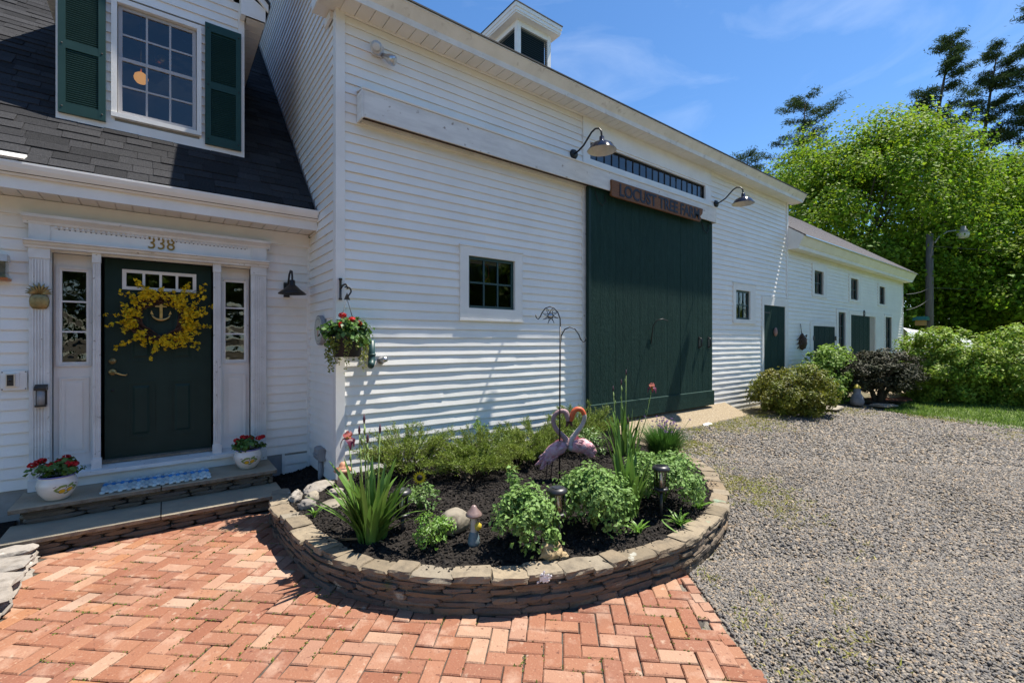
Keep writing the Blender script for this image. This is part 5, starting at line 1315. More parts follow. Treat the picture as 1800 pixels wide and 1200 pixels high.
# flamingos: one continuous swept body each
def interp_path(ctrl, per=6):
    P = [Vector(c[:3]) for c in ctrl]; Rr = [c[3] for c in ctrl]; out = []; ro = []
    for i in range(len(P) - 1):
        a, b, c, d = P[max(i - 1, 0)], P[i], P[i + 1], P[min(i + 2, len(P) - 1)]
        for k in range(per):
            t = k / per; out.append(.5 * ((2 * b) + (c - a) * t + (2 * a - 5 * b + 4 * c - d) * t * t + (3 * b - a - 3 * c + d) * t ** 3))
            ro.append(Rr[i] + (Rr[i + 1] - Rr[i]) * (t * t * (3 - 2 * t)))
    out.append(P[-1]); ro.append(Rr[-1]); return out, ro
def flamingo(B, org, fy, ctrl, legs, label, mats, head_from, mid_from, wing):
    k = .1333 / 175
    def C(u, v, f=0.): return RP(B, (u - org[0]) * k, .27 + (org[1] - v) * k, f)
    f_ = thing('flamingo_statue', label, 'flamingo ornament', (B[0], B[1], .27), 'pair of metal flamingos in the flower bed')
    path, rad = interp_path([(*C(u, v, fy), r * k) for u, v, r in ctrl])
    mb = MB(); mb.tube(path, rad, n=16)
    n = 16; per = 6
    for i in range(len(path) - 1):
        seg = i / per; m = 0 if seg < mid_from else (1 if seg < head_from else (2 if seg < len(ctrl) - 3 else 3))
        for j in range(n): mb.m[i * n + j] = m
    mb.m[-1] = 3; emit('body', mb, mats, f_)
    # wing of layered feathers on each side
    for sgn in (-1, 1):
        wv, wf = [], []
        for q in range(70):
            u_ = random.random(); w_ = random.random()
            uu = wing[0] + (wing[2] - wing[0]) * u_ + random.uniform(-18, 18); vv_ = wing[1] + (wing[3] - wing[1]) * u_ + (w_ - .5) * wing[4]
            lat = (wing[5] * math.sqrt(max(0, 1 - ((w_ - .5) * 1.7) ** 2)) * (1 - .5 * u_) + 4) * k * sgn
            p = C(uu, vv_, fy + lat); t = (C(wing[2], wing[3]) - C(wing[0], wing[1])).normalized(); bb = Vector((0, 0, 1)).cross(t).cross(t).normalized()
            nn = FV * sgn; L_ = random.uniform(.035, .06); W_ = .013
            b = len(wv); wv += [p - t * .01, p + t * L_ * .5 + bb * W_ + nn * .004, p + t * L_ + nn * .006, p + t * L_ * .5 - bb * W_ + nn * .004, p + t * L_ * .4 + nn * .009]
            wf += [(b, b + 1, b + 4), (b + 1, b + 2, b + 4), (b + 2, b + 3, b + 4), (b + 3, b, b + 4)]
        emit('wing', MB().add(wv, wf), 'flamingo_pink', f_)
    for lg in legs: emit('leg', MB().tube([C(*q) for q in lg], .006, n=6), 'flamingo_dark', f_)
flamingo((3.02, 3.40), (200, 1120), 0, [(50, 925, 4), (110, 890, 26), (190, 820, 62), (290, 745, 92), (380, 690, 92), (445, 655, 58), (468, 610, 40), (425, 550, 34), (350, 480, 31), (300, 400, 29), (292, 320, 28), (330, 250, 29), (400, 218, 31), (455, 235, 35), (475, 290, 34), (482, 345, 26), (475, 390, 18), (450, 432, 5)],
         [((215, 890), (205, 1010), (190, 1135)), ((290, 850), (270, 960), (255, 1120))], 'grey pink flamingo statue facing right in the flower bed', ['flamingo_pink', 'flamingo_grey', 'flamingo_grey', 'flamingo_dark'], 12, 5, (420, 650, 150, 860, 190, 82))
flamingo((3.287, 3.197), (640, 1110), 0, [(860, 730, 4), (825, 720, 30), (760, 690, 75), (680, 665, 98), (600, 668, 88), (535, 680, 58), (512, 650, 42), (530, 580, 36), (590, 495, 33), (655, 410, 29), (692, 330, 28), (695, 255, 29), (655, 190, 31), (595, 185, 33), (553, 225, 36), (535, 285, 33), (518, 340, 24), (525, 380, 17), (545, 412, 5)],
         [((640, 780), (650, 900), (665, 1090)), ((700, 770), (705, 900), (700, 1080))], 'white necked flamingo statue with orange head facing left', ['flamingo_pink', 'flamingo_white', 'flamingo_orange', 'flamingo_dark'], 11, 5, (580, 620, 800, 720, 170, 86))
# solar lights
def solar(x, y, h, lean, label):
    z0 = zm(x, y); t_ = thing('solar_light', label, 'solar light', (x, y, z0), 'solar path lights in the flower bed')
    hd = h - .20; tilt = Matrix.Translation((x, y, z0)) @ Matrix.Rotation(lean, 4, 'Y')
    def E_(nm, mb, m): mb.xf(tilt); emit(nm, mb, m, t_)
    E_('stake', MB().tube([(0, 0, -.03), (0, 0, hd)], .013, n=10), 'dark_plastic')
    E_('base_ring', MB().lathe([(.001, hd), (.045, hd), (.058, hd + .01), (.058, hd + .022), (.05, hd + .028), (.001, hd + .028)], n=24), 'dark_plastic')
    E_('lamp_glass', MB().lathe([(.036, hd + .028), (.044, hd + .10), (.047, hd + .165)], n=24), 'clear_glass')
    E_('inner_bulb', MB().lathe([(.001, hd + .03), (.02, hd + .04), (.016, hd + .09), (.001, hd + .15)], n=10), 'chrome')
    for k in range(4):
        a = k * 1.57 + .4; E_('strut', MB().tube([(.052 * math.cos(a), .052 * math.sin(a), hd + .02), (.054 * math.cos(a), .054 * math.sin(a), hd + .17)], .004, n=5), 'dark_plastic')
    E_('cap', MB().lathe([(.001, h - .035), (.066, h - .035), (.070, h - .03), (.070, h - .016), (.060, h - .008), (.056, h - .002), (.001, h)], n=28), 'dark_plastic')
    E_('solar_cell', MB().box(-.028, .028, -.028, .028, h + .0005, h + .003), 'solar_cell')
solar(1.396, 3.176, .31, .0, 'black solar path light beside the left iris clump')
solar(2.20, 2.34, .40, -.05, 'black solar path light between the two mint clumps, nearest the wall')
solar(3.15, 2.17, .43, .0, 'black solar path light half hidden behind iris leaves at right')
# mushrooms
ms = thing('mushroom_ornament', 'grey capped mushroom ornament with blue and yellow base beside the boulder', 'mushroom ornament', (1.713, 2.688, zm(1.713, 2.688)))
c0 = (1.713, 2.688, zm(1.713, 2.688) - .01)
emit('stem', MB().lathe([(.026, .09), (.024, .13), (.020, .18), (.024, .215)], c0, 18), 'mush_stem', ms)
emit('cap', MB().lathe([(.001, .212), (.05, .206), (.058, .212), (.058, .220), (.046, .236), (.028, .256), (.018, .274), (.010, .282), (.001, .284)], c0, 26), 'mush_cap', ms)
emit('base', MB().lathe([(.001, 0), (.04, 0), (.044, .03), (.036, .07), (.026, .10)], c0, 18), 'gnome_blue', ms)
emit('flower', MB().lathe([(.001, -.03), (.024, -.012), (.026, .015), (.001, .035)], (c0[0] + .018, c0[1] - .025, c0[2] + .135), 12), 'gnome_yellow', ms)
m2 = thing('mushroom_ornament', 'terracotta mushroom ornament against the barn corner behind the iris', 'mushroom ornament', (1.37, 4.52, .2))
c0 = (1.37, 4.50, zm(1.37, 4.5) - .01)
emit('stem', MB().lathe([(.06, 0), (.05, .06), (.042, .12), (.05, .155)], c0, 18), 'terracotta', m2)
emit('cap', MB().lathe([(.001, .15), (.08, .145), (.088, .155), (.075, .175), (.04, .19), (.035, .21), (.02, .235), (.001, .24)], c0, 22), 'terracotta', m2)
# sunflower stake
sfp = RP((1.741, 3.594), 0, 0); z0 = zm(sfp.x, sfp.y); cz = z0 + .21
sf = thing('sunflower_stake', 'small yellow metal sunflower on a stake in front of the juniper', 'garden stake', (sfp.x, sfp.y, z0))
emit('stake', MB().tube([(sfp.x, sfp.y, z0 - .02), (sfp.x, sfp.y, cz - .02)], .004, n=6), 'black_metal', sf)
cc_ = Vector((sfp.x, sfp.y, cz)); UPV = Vector((0, 0, 1))
emit('disc', MB().tube([cc_ - FV * .012, cc_ + FV * .002], [.025, .028], n=20), 'sun_brown', sf)
for k in range(16):
    a = k * math.pi / 8; d = RV * math.cos(a) + UPV * math.sin(a); s2 = -RV * math.sin(a) + UPV * math.cos(a)
    emit('petal', MB().add([cc_ + d * .022 - s2 * .014 - FV * .006, cc_ + d * .062 - FV * .008, cc_ + d * .022 + s2 * .014 - FV * .006, cc_ + d * .028 + FV * .003], [(0, 1, 2), (0, 3, 1), (3, 2, 1)]), 'sun_yellow', sf)
# rocks
def rock(x, y, lx, ly, lz, rz, label, mat='rock', z=None, tilt=0, rough=.12, nm='garden_rock'):
    global sd
    sd += 1; me = stone_mesh(lx, ly, lz, rough=rough, rnd=.85, seed=sd, nx=6, ny=6, nz=5, mat=mat); me.polygons.foreach_set('use_smooth', [True] * len(me.polygons))
    o = link(nm, me, None, (x, y, (zm(x, y) if z is None else z) - .02), rot=(tilt, 0, rz)); return setp(o, label, 'rock')
rock(1.70, 2.93, .22, .18, .17, .3, 'rounded tan boulder beside the mushroom ornament')
rock(2.02, 2.24, .15, .12, .11, .5, 'brown lumpy rock at the foot of the left mint clump', 'tan_rock', rough=.3)
rock(2.10, 2.19, .07, .06, .05, 1.0, 'small tan stone next to the brown lumpy rock', 'tan_rock', rough=.2)
rock(1.18, 4.62, .34, .18, .07, .4, 'flat slab leaning against the barn corner', 'greystone', tilt=.5)
rock(1.05, 4.33, .13, .11, .10, 1.2, 'rounded grey stone among rocks by the steps')
rock(.97, 4.17, .14, .11, .09, .2, 'pale mottled stone nearest the planter wall', 'greystone')
rock(1.16, 4.08, .26, .20, .045, .7, 'flat tan stone lying left of the iris', 'rock')
rock(.94, 4.45, .14, .09, .10, .9, 'rough pale stone at the corner by the steps', 'greystone', rough=.25)
rock(1.26, 4.36, .13, .09, .06, -.4, 'small grey speckled stone behind the flat tan stone', 'greystone')
rock(5.42, 4.30, .24, .16, .10, .2, 'pale stone at the corner of the concrete apron', 'greystone', z=.2)
rock(7.55, 4.27, .30, .10, .05, .1, 'white stone at the front edge of the concrete apron', 'white_mark', z=.19)

# ================================================================== PLANTS IN THE BED
def blade(base, az, h, lean, w, droop=.0, n=7, bend=0.):
    """sword leaf: folded strip rising from base, leaning toward azimuth"""
    d = Vector((math.cos(az), math.sin(az), 0)); sdv = Vector((-d.y, d.x, 0)).lerp(d, 0.15).normalized(); vs = []
    tw = random.uniform(-.5, .5)
    for i in range(n + 1):
        t = i / n; out = lean * (t ** 1.5); up = h * (t - droop * t ** 3)
        p = Vector(base) + d * out + Vector((0, 0, up))
        ww = w * (.75 + .5 * t) * (1 - max(0, (t - .45) / .55) ** 1.7) * .5 + .0006
        s = (sdv * math.cos(tw * t) + d * math.sin(tw * t))
        vs += [p - s * ww, p + d * ww * .35 + Vector((0, 0, .0)), p + s * ww]
    fs = []
    for i in range(n):
        a = i * 3; fs += [(a, a + 3, a + 4, a + 1), (a + 1, a + 4, a + 5, a + 2)]
    return vs, fs
def iris(x, y, label, nleaf, hmin, hmax, spread, stalks=(), r0=.06, wid=.034):
    z = zm(x, y) - .01; t_ = thing('iris_clump', label, 'iris plant', (x, y, z), 'bearded iris clumps in the flower bed')
    for k in range(nleaf):
        a = random.uniform(0, 6.283); rr = r0 * math.sqrt(random.random()); h = random.uniform(hmin, hmax)
        ln_ = spread * random.uniform(.15, 1) * (1 if random.random() < .75 else 1.5)
        v, f = blade((x + rr * math.cos(a), y + rr * math.sin(a), z), a + random.uniform(-.5, .5), h * (1 - .25 * (ln_ > spread)), ln_, wid * random.uniform(.7, 1.2), droop=random.choice((0, .05, .1, .25)))
        o = emit('leaf', MB().add(v, f, 0, True), 'iris_leaf', t_)
    for k in range(4):
        a = random.uniform(0, 6.283); v, f = blade((x + .05 * math.cos(a), y + .05 * math.sin(a), z + .01), a, .03, random.uniform(.10, .2), .022, n=5); emit('dry_leaf', MB().add(v, f, 0, True), 'dry_leaf', t_)
    for (a_, top, fl) in stalks:
        p0 = Vector((x, y, z)) + RV * (a_ * .35); p1 = RP((x, y), a_, z + top); pm = p0.lerp(p1, .5) + RV * (a_ * .08)
        emit('flower_stalk', MB().tube([p0, pm, p1], [.006, .005, .0035], n=6), 'stem', t_)
        for q in (.62, .78, .9):
            b = p0.lerp(p1, q) + RV * random.uniform(-.012, .012); emit('bud', MB().tube([b, b + Vector((random.uniform(-.01, .01), 0, .025)), b + Vector((random.uniform(-.015, .015), 0, .06))], [.004, .009, .002], n=6), 'stem', t_)
        if fl == 'bud': emit('bud', MB().tube([p1, p1 + UPV * .03, p1 + UPV * .07], [.005, .010, .001], n=6), 'iris_bud', t_)
        elif fl == 'bloom':
            def petal(c, dirv, up, L_, W_, mat, nm):
                c = Vector(c); s = dirv.cross(UPV).normalized(); vs = []; n = 6
                for i in range(n + 1):
                    t = i / n
                    p = c + (dirv * (L_ * .42 * math.sin(t * 2.6)) + UPV * (L_ * 1.05 * t) if up > 0 else dirv * (L_ * .75 * math.sin(t * 1.5)) + UPV * (L_ * (.25 * math.sin(t * 3.0) - .85 * t * t)))
                    w = W_ * math.sin(min(1, t * 1.05 + .08) * 3.0) * .5 + .002; vs += [p - s * w, p + UPV * w * (.25 if up < 0 else 0) - dirv * (w * .3 if up > 0 else 0), p + s * w]
                fs = []
                for i in range(n): a = i * 3; fs += [(a, a + 3, a + 4, a + 1), (a + 1, a + 4, a + 5, a + 2)]
                emit(nm, MB().add(vs, fs, 0, True), mat, t_)
            for k in range(3):
                a = k * 2.094 + .5; d = Vector((math.cos(a), math.sin(a), 0)); petal(p1, d, -.75, .075, .055, 'iris_petal', 'fall_petal')
                a += 1.047; d = Vector((math.cos(a), math.sin(a), 0)); petal(p1 + UPV * .004, d, 1.15, .058, .058, 'iris_top', 'upright_petal')
            emit('flower_heart', MB().lathe([(.001, -.03), (.010, -.02), (.013, 0), (.018, .015), (.010, .03), (.001, .035)], tuple(p1), 10), 'iris_yellow', t_)
iris(1.19, 3.24, 'large iris clump with sword leaves and one open bloom at left of bed', 78, .36, .64, .30, [(-.17, .72, 'bloom'), (-.055, .84, 'bud'), (-.09, .76, 'bud'), (.06, .77, 'bud'), (-.03, .70, 'bud')], r0=.10, wid=.044)
iris(2.99, 2.36, 'broad iris leaves beside the right solar light', 24, .36, .60, .20, r0=.07, wid=.052)
iris(3.50, 2.80, 'iris leaves behind the right mint clump', 22, .40, .66, .17, [(.02, .60, 'bud')], r0=.09, wid=.044)
iris(4.50, 3.62, 'tall iris clump with buds and a bloom before the barn door', 34, .42, .70, .20, [(-.14, .78, 'bud'), (.02, .98, 'bud'), (-.04, .86, 'bud'), (.34, .82, 'bloom')], r0=.13, wid=.044)
def clump(name, cat, label, x, y, rx, h, n, size, mat, clumps=60, asp=.6, cr=.3, z=None, ry=None, group=None, shell=.4, stems=14, stem_mat='stem', fold=.18, lift=.42, low=.35):
    z = zm(x, y) if z is None else z; t_ = thing(name, label, cat, (x, y, z - .01), group)
    P, N = bush_pts((x, y, z + h * lift), (rx, ry or rx, h * (1 - lift)), n, clumps, cr, shell, zmin=z + .005, low=low); cloud('foliage', P, N, size, mat, t_, asp=asp, fold=fold)
    mb = MB()
    for k in range(stems):
        a = random.uniform(0, 6.283); r = rx * random.uniform(.1, .75); mb.tube([(x, y, z - .01), (x + r * .4 * math.cos(a), y + r * .4 * math.sin(a), z + h * .45), (x + r * math.cos(a), y + r * math.sin(a), z + h * random.uniform(.7, .92))], [.006 + .012 * (rx > .5), .004 + .008 * (rx > .5), .002], n=5)
    emit('stems', mb, stem_mat, t_); return t_
clump('mint_clump', 'herb clump', 'grey green mint clump left of the middle solar light', 1.97, 2.42, .21, .40, 3300, .034, 'mint_leaf', 62, cr=.34, group='mint clumps')
clump('mint_clump', 'herb clump', 'largest grey green mint clump right of the middle solar light', 2.55, 2.33, .25, .47, 4300, .034, 'mint_leaf', 70, cr=.34, group='mint clumps')
clump('mint_clump', 'herb clump', 'grey green mint clump by the right rim of the planter', 3.45, 2.36, .33, .42, 4300, .035, 'mint_leaf', 66, cr=.33, group='mint clumps')
clump('bright_bush', 'bush', 'small round bright green bush near the front of the bed', 1.47, 2.83, .13, .22, 620, .032, 'bright_leaf', 44, asp=.42, cr=.28)
clump('seedling_bush', 'bush', 'small leafy bush below the metal sunflower', 1.66, 3.42, .17, .20, 420, .03, 'shrub_leaf', 36, asp=.6)
clump('leafy_shrub', 'shrub', 'green leafy shrub behind the right flamingo', 4.02, 3.86, .30, .34, 1100, .034, 'shrub_leaf', 60, asp=.55, cr=.24)
clump('weed_stem', 'weed', 'pale leafy weed shoot standing against the barn siding', 2.98, 4.55, .11, .48, 170, .042, 'lilac_leaf', 20, asp=.5, lift=.5, stems=5)
clump('weed_stem', 'weed', 'upright leafy weed behind the left mint clump', 2.14, 2.80, .07, .42, 90, .045, 'mint_leaf', 16, asp=.5, lift=.5, stems=3)
clump('leafy_shrub', 'shrub', 'leafy shrub against the siding in the middle of the juniper row', 3.25, 4.45, .22, .34, 500, .034, 'shrub_leaf', 40, asp=.55, cr=.24)
# junipers: feathery sprays
def juniper(x, y, rx, ry, h, nb, label, seed):
    z = zm(x, y); t_ = thing('juniper', label, 'juniper', (x, y, z - .01), 'low junipers along the barn wall'); mb = MB(); P = []; D = []
    for k in range(nb):
        a = random.uniform(0, 6.283); l = random.uniform(.45, 1.0); tip = Vector((x + rx * l * math.cos(a), y + ry * l * math.sin(a), z + h * random.uniform(.35, 1.0) * (1.15 - .4 * l)))
        if tip.y > YB - .05: tip.y = YB - .05 - random.uniform(0, .1)
        p0 = Vector((x + random.gauss(0, .05), y + random.gauss(0, .05), z)); pm = p0.lerp(tip, .5) + Vector((0, 0, .06 * l))
        mb.tube([p0, pm, tip], [.007, .004, .0015], n=4)
        for q in range(62):
            t = random.uniform(.25, 1) ** .7; b = p0.lerp(pm, t * 2) if t < .5 else pm.lerp(tip, t * 2 - 1)
            d = (tip - p0).normalized() + Vector((random.gauss(0, .65), random.gauss(0, .65), random.gauss(.25, .5))); d.normalize()
            l2 = random.uniform(.03, .085) * (1.2 - .5 * t); n_ = 4
            for e in range(n_): P.append(b + d * l2 * (e + 1) / n_); D.append(d)
    emit('branches', mb, 'bark', t_)
    P = np.array([tuple(p) for p in P]); D = np.array([tuple(p) for p in D]); n = len(P)
    d = nrmz(D + rng.normal(0, .45, (n, 3))); s = nrmz(np.cross(d, unit(n))) * .0032; L_ = (rng.uniform(.014, .030, n))[:, None]
    V = np.stack([P - s, P + s, P + d * L_], 1); bigmesh('needles', V.reshape(-1, 3), np.arange(n * 3).reshape(n, 3), 'juniper', t_)
juniper(1.98, 4.32, .60, .42, .56, 92, 'feathery juniper nearest the barn corner behind the iris', 1)
juniper(2.72, 4.18, .68, .50, .44, 96, 'feathery juniper against the siding behind the sunflower stake', 2)
juniper(2.42, 3.84, .48, .40, .34, 66, 'feathery juniper furthest forward, behind the mushroom ornament', 5)
juniper(3.15, 3.95, .42, .34, .34, 50, 'feathery juniper just left of the flamingos', 6)
juniper(3.55, 4.25, .60, .45, .46, 80, 'feathery juniper behind the flamingos against the siding', 3)
juniper(4.40, 4.25, .62, .45, .58, 92, 'feathery juniper at the left foot of the green barn door', 4)
# chives
cx_, cy_ = 4.72, 3.22; cz_ = zm(cx_, cy_); cv = thing('chive_clump', 'chive clump with small purple blossoms beside the gravel', 'chives', (cx_, cy_, cz_))
n = 1500; a = rng.uniform(0, 6.283, n); r = .13 * np.sqrt(rng.random(n)); base = np.column_stack([cx_ + r * np.cos(a), cy_ + r * np.sin(a), np.full(n, cz_)])
ln_ = rng.uniform(.05, .30, n); h = rng.uniform(.20, .44, n); tip = base + np.column_stack([np.cos(a) * ln_, np.sin(a) * ln_, h]); mid = base + np.column_stack([np.cos(a) * ln_ * .35, np.sin(a) * ln_ * .35, h * .62])
s = np.column_stack([-np.sin(a), np.cos(a), 0 * a]) * .0035
V = np.stack([base - s, base + s, mid + s, mid - s, tip], 1); F3 = np.concatenate([np.array([[0, 1, 2], [0, 2, 3], [3, 2, 4]]) + 5 * i for i in range(n)])
bigmesh('leaves', V.reshape(-1, 3), F3, 'chive', cv)
for k in range(46):
    i = random.randrange(n); p = Vector(base[i]); q = Vector((cx_ + random.gauss(.02, .14), cy_ + random.gauss(0, .14), cz_ + random.uniform(.36, .50)))
    emit('flower_stalk', MB().tube([p, p.lerp(q, .6) + Vector((0, 0, .02)), q], .0022, n=4), 'chive', cv); umbel(cv, q, .012, 26, 'chive_bloom', .010).name = 'blossom'
# daylily tufts
def tuft(x, y, h, nl, label):
    z = zm(x, y); t_ = thing('lily_tuft', label, 'lily tuft', (x, y, z), 'young lily tufts at the planter rim')
    for k in range(nl):
        a = random.uniform(0, 6.283); v, f = blade((x + random.gauss(0, .012), y + random.gauss(0, .012), z), a, h * random.uniform(.5, 1), h * random.uniform(.4, .9), .014, droop=.35, n=5); emit('leaf', MB().add(v, f, 0, True), 'bright_leaf', t_)
tuft(3.17, 2.02, .16, 26, 'bright green lily tuft at the planter rim, lowest of the right group'); tuft(3.62, 2.12, .18, 22, 'bright green lily tuft at the planter rim furthest right')
tuft(2.80, 2.13, .15, 22, 'bright green lily tuft between the large mint clump and iris'); tuft(2.42, 2.70, .26, 20, 'spiky green tuft behind the middle solar light')
tuft(.98, 3.95, .12, 10, 'thin grassy tuft among the stones at the left end of bed')
v, f = blade((2.97, 2.04, zm(2.97, 2.04) + .10), R(-60), -.09, .13, .026, n=6); emit('yellowed_leaf', MB().add(v, f, 0, True), 'mint_leaf', label='limp pale yellow iris leaf lying on the mulch at right', cat='leaf')

# ================================================================== SHRUBS BY THE SHED
clump('boxwood', 'shrub', 'rounded olive green shrub beside the concrete apron', 10.25, 3.95, .98, 1.02, 15000, .060, 'box_leaf', 260, z=.19, ry=.75, cr=.17, asp=.5, stem_mat='bark', stems=20, low=.95, shell=.25)
clump('lilac_shrub', 'shrub', 'loose light green shrub in front of the shed hatch', 12.85, 4.10, 1.0, 1.35, 6500, .095, 'lilac_leaf', 130, z=.2, ry=.55, cr=.2, stem_mat='bark', stems=22, low=.9, shell=.25)
px_, py_ = 13.75, 3.40
pl = thing('purple_leaf_tree', 'dwarf tree with dark glossy purple leaves before the shed', 'tree', (px_, py_, .2))
P, N = bush_pts((px_ + .0, py_, .90), (1.08, .95, .52), 19000, 280, .18, .2, zmin=.36, low=.95); cloud('crown', P, N, .068, 'plum_leaf', pl, asp=.5)
mb = MB()
for k in range(5):
    a = k * 1.26; q = Vector((math.cos(a), math.sin(a), 0)); mb.tube([(px_ + .05 * q.x, py_ + .05 * q.y, .18), (px_ + .14 * q.x, py_ + .14 * q.y, .42), (px_ + .4 * q.x, py_ + .4 * q.y, .75), (px_ + .75 * q.x, py_ + .75 * q.y, 1.1)], [.065, .05, .03, .01], n=7)
emit('trunk', mb, 'bark', pl)
HG = 'hedge shrubs at the lawn edge'
clump('hedge_shrub', 'hedge', 'large light green hedge shrub beside the shed corner', 15.7, 2.60, 1.2, 1.80, 24000, .078, 'hedge_leaf', 300, z=.13, ry=1.15, cr=.15, stem_mat='bark', stems=24, group=HG, low=.95, shell=.3)
clump('hedge_shrub', 'hedge', 'large light green hedge shrub in the middle of the lawn hedge', 16.5, 1.05, 1.3, 1.86, 24000, .078, 'hedge_leaf', 300, z=.13, ry=1.25, cr=.15, stem_mat='bark', stems=24, group=HG, low=.95, shell=.3)
clump('hedge_shrub', 'hedge', 'light green hedge shrub at the right edge of the picture', 17.2, -.75, 1.35, 1.9, 20000, .08, 'hedge_leaf', 200, z=.13, ry=1.4, cr=.17, stem_mat='bark', stems=24, group=HG, low=.95, shell=.3)
# statue, stepping stones
stt = thing('garden_statue', 'small grey stone statue with yellow top beside the shed path', 'statue', (12.6, 3.50, .2))
emit('body', MB().lathe([(.001, 0), (.12, 0), (.14, .08), (.11, .20), (.07, .27), (.075, .33), (.05, .39), (.001, .41)], (12.6, 3.5, .2), 16), 'statue', stt)
emit('tail', MB().tube([(12.68, 3.5, .25), (12.80, 3.47, .28), (12.84, 3.46, .38)], [.05, .04, .02], n=8), 'statue', stt)
emit('hat', MB().lathe([(.001, .38), (.08, .385), (.06, .41), (.04, .45), (.001, .47)], (12.6, 3.5, .2), 14), 'gnome_yellow', stt)
for (x, y, lx, ly, rz, lab) in ((11.55, 3.70, .75, .40, .1, 'flat tan stepping stone right of the olive shrub'), (12.95, 3.10, .5, .35, -.3, 'flat tan stepping stone in front of the purple tree')):
    sd += 1; o = link('stepping_stone', stone_mesh(lx, ly, .06, rough=.06, seed=sd, mat='rock'), None, (x, y, .175), rot=(0, 0, rz)); setp(o, lab, 'stepping stone')

# ================================================================== POLE, TARP, BIRD BOXES
PX, PY = 33.4, 6.0
po = thing('lamp_pole', 'weathered wooden utility pole with a bracket street lamp', 'street lamp', (PX, PY, 0))
emit('pole', MB().tube([(PX, PY, -.1), (PX + .03, PY, 4), (PX + .09, PY, 7.55)], [.20, .18, .155], n=14), 'pole_wood', po)
A = Vector((PX + .15, PY - .2, 7.05))
emit('arm', MB().tube([A, A + RV * .25 + UPV * .35, A + RV * .7 + UPV * .62, A + RV * 1.35 + UPV * .70], .035, n=8), 'grey_plastic', po)
hd = A + RV * 1.55 + UPV * .55
emit('lamp_head', MB().lathe([(.001, .38), (.10, .37), (.13, .20), (.22, .12), (.26, .0), (.25, -.02)], tuple(hd), 18), 'grey_plastic', po)
emit('lamp_lens', MB().lathe([(.25, -.02), (.27, -.10), (.22, -.28), (.001, -.33)], tuple(hd), 18), 'lamp_white', po)
bh = thing('bird_house', 'bird house with teal roof on left of utility pole', 'bird house', (PX - .45, PY - .2, 2.55))
c_ = Vector((PX, PY, 0)) - RV * .55 - FV * .1
emit('box', MB().box(c_.x - .24, c_.x + .24, c_.y - .2, c_.y + .2, 2.52, 2.80), 'cedar', bh)
emit('roof', MB().prism([(c_.x - .36, 2.801), (c_.x + .36, 2.801), (c_.x + .3, 2.95), (c_.x - .05, 3.02)], 'y', c_.y - .3, c_.y + .3), 'roof_teal', bh)
c_ = Vector((PX, PY, 0)) + RV * .38 - FV * .1
b2 = thing('bird_box', 'plain cedar nest box on right of utility pole', 'bird house', (c_.x, c_.y, 1.9))
emit('box', MB().box(c_.x - .14, c_.x + .14, c_.y - .14, c_.y + .14, 1.95, 2.45), 'cedar', b2); emit('lid', MB().box(c_.x - .2, c_.x + .2, c_.y - .2, c_.y + .2, 2.451, 2.49), 'cedar', b2)
def wire(p, q, sag, label):
    p, q = Vector(p), Vector(q); emit('power_wire', MB().tube([p.lerp(q, t) - UPV * (sag * 4 * t * (1 - t)) for t in np.linspace(0, 1, 14)], .009, n=5), 'wire', label=label, cat='wire')
wire((22.5, 4.7, 3.45), (PX, PY, 4.6), .08, 'upper overhead wire between the shed and the pole'); wire((22.5, 4.7, 2.85), (PX, PY, 4.0), .10, 'lower overhead wire between the shed and the pole')
wire((PX, PY, 4.6), (60, -8, 6.0), .5, 'overhead wire running right from the middle of the pole'); wire((PX, PY, 6.9), (60, -9, 7.6), .5, 'highest overhead wire running right from the pole top')
tp = thing('white_tarp', 'crumpled white tarp shelter behind the hedge at the shed corner', 'tarp', (29.0, 5.4, 0))
mb = MB(); nx, ny = 12, 8; vs = []
for i in range(nx + 1):
    for j in range(ny + 1):
        u_, w_ = i / nx, j / ny; p = Vector((27.9, 5.0, 0)) + RV * (u_ * 3.0 - .8) + FV * (w_ * 2.0); h = 2.05 - .5 * u_ + .3 * math.sin(w_ * 3.1) - (1.6 if j == 0 else 0)
        vs.append((p.x + random.uniform(-.03, .03), p.y, h + .10 * mnoise.noise(Vector((u_ * 5, w_ * 5, 2)))))
fs = [(i * (ny + 1) + j, (i + 1) * (ny + 1) + j, (i + 1) * (ny + 1) + j + 1, i * (ny + 1) + j + 1) for i in range(nx) for j in range(ny)]
emit('cloth', mb.add(vs, fs, 0, True), 'tarp', tp)
for u_ in (-.6, .6, 1.8): 
    p = Vector((27.9, 5.0, 0)) + RV * u_ - FV * .06; emit('post', MB().tube([(p.x, p.y, 0), (p.x, p.y, 1.75 - .17 * u_)], .03, n=6), 'black_metal', tp)

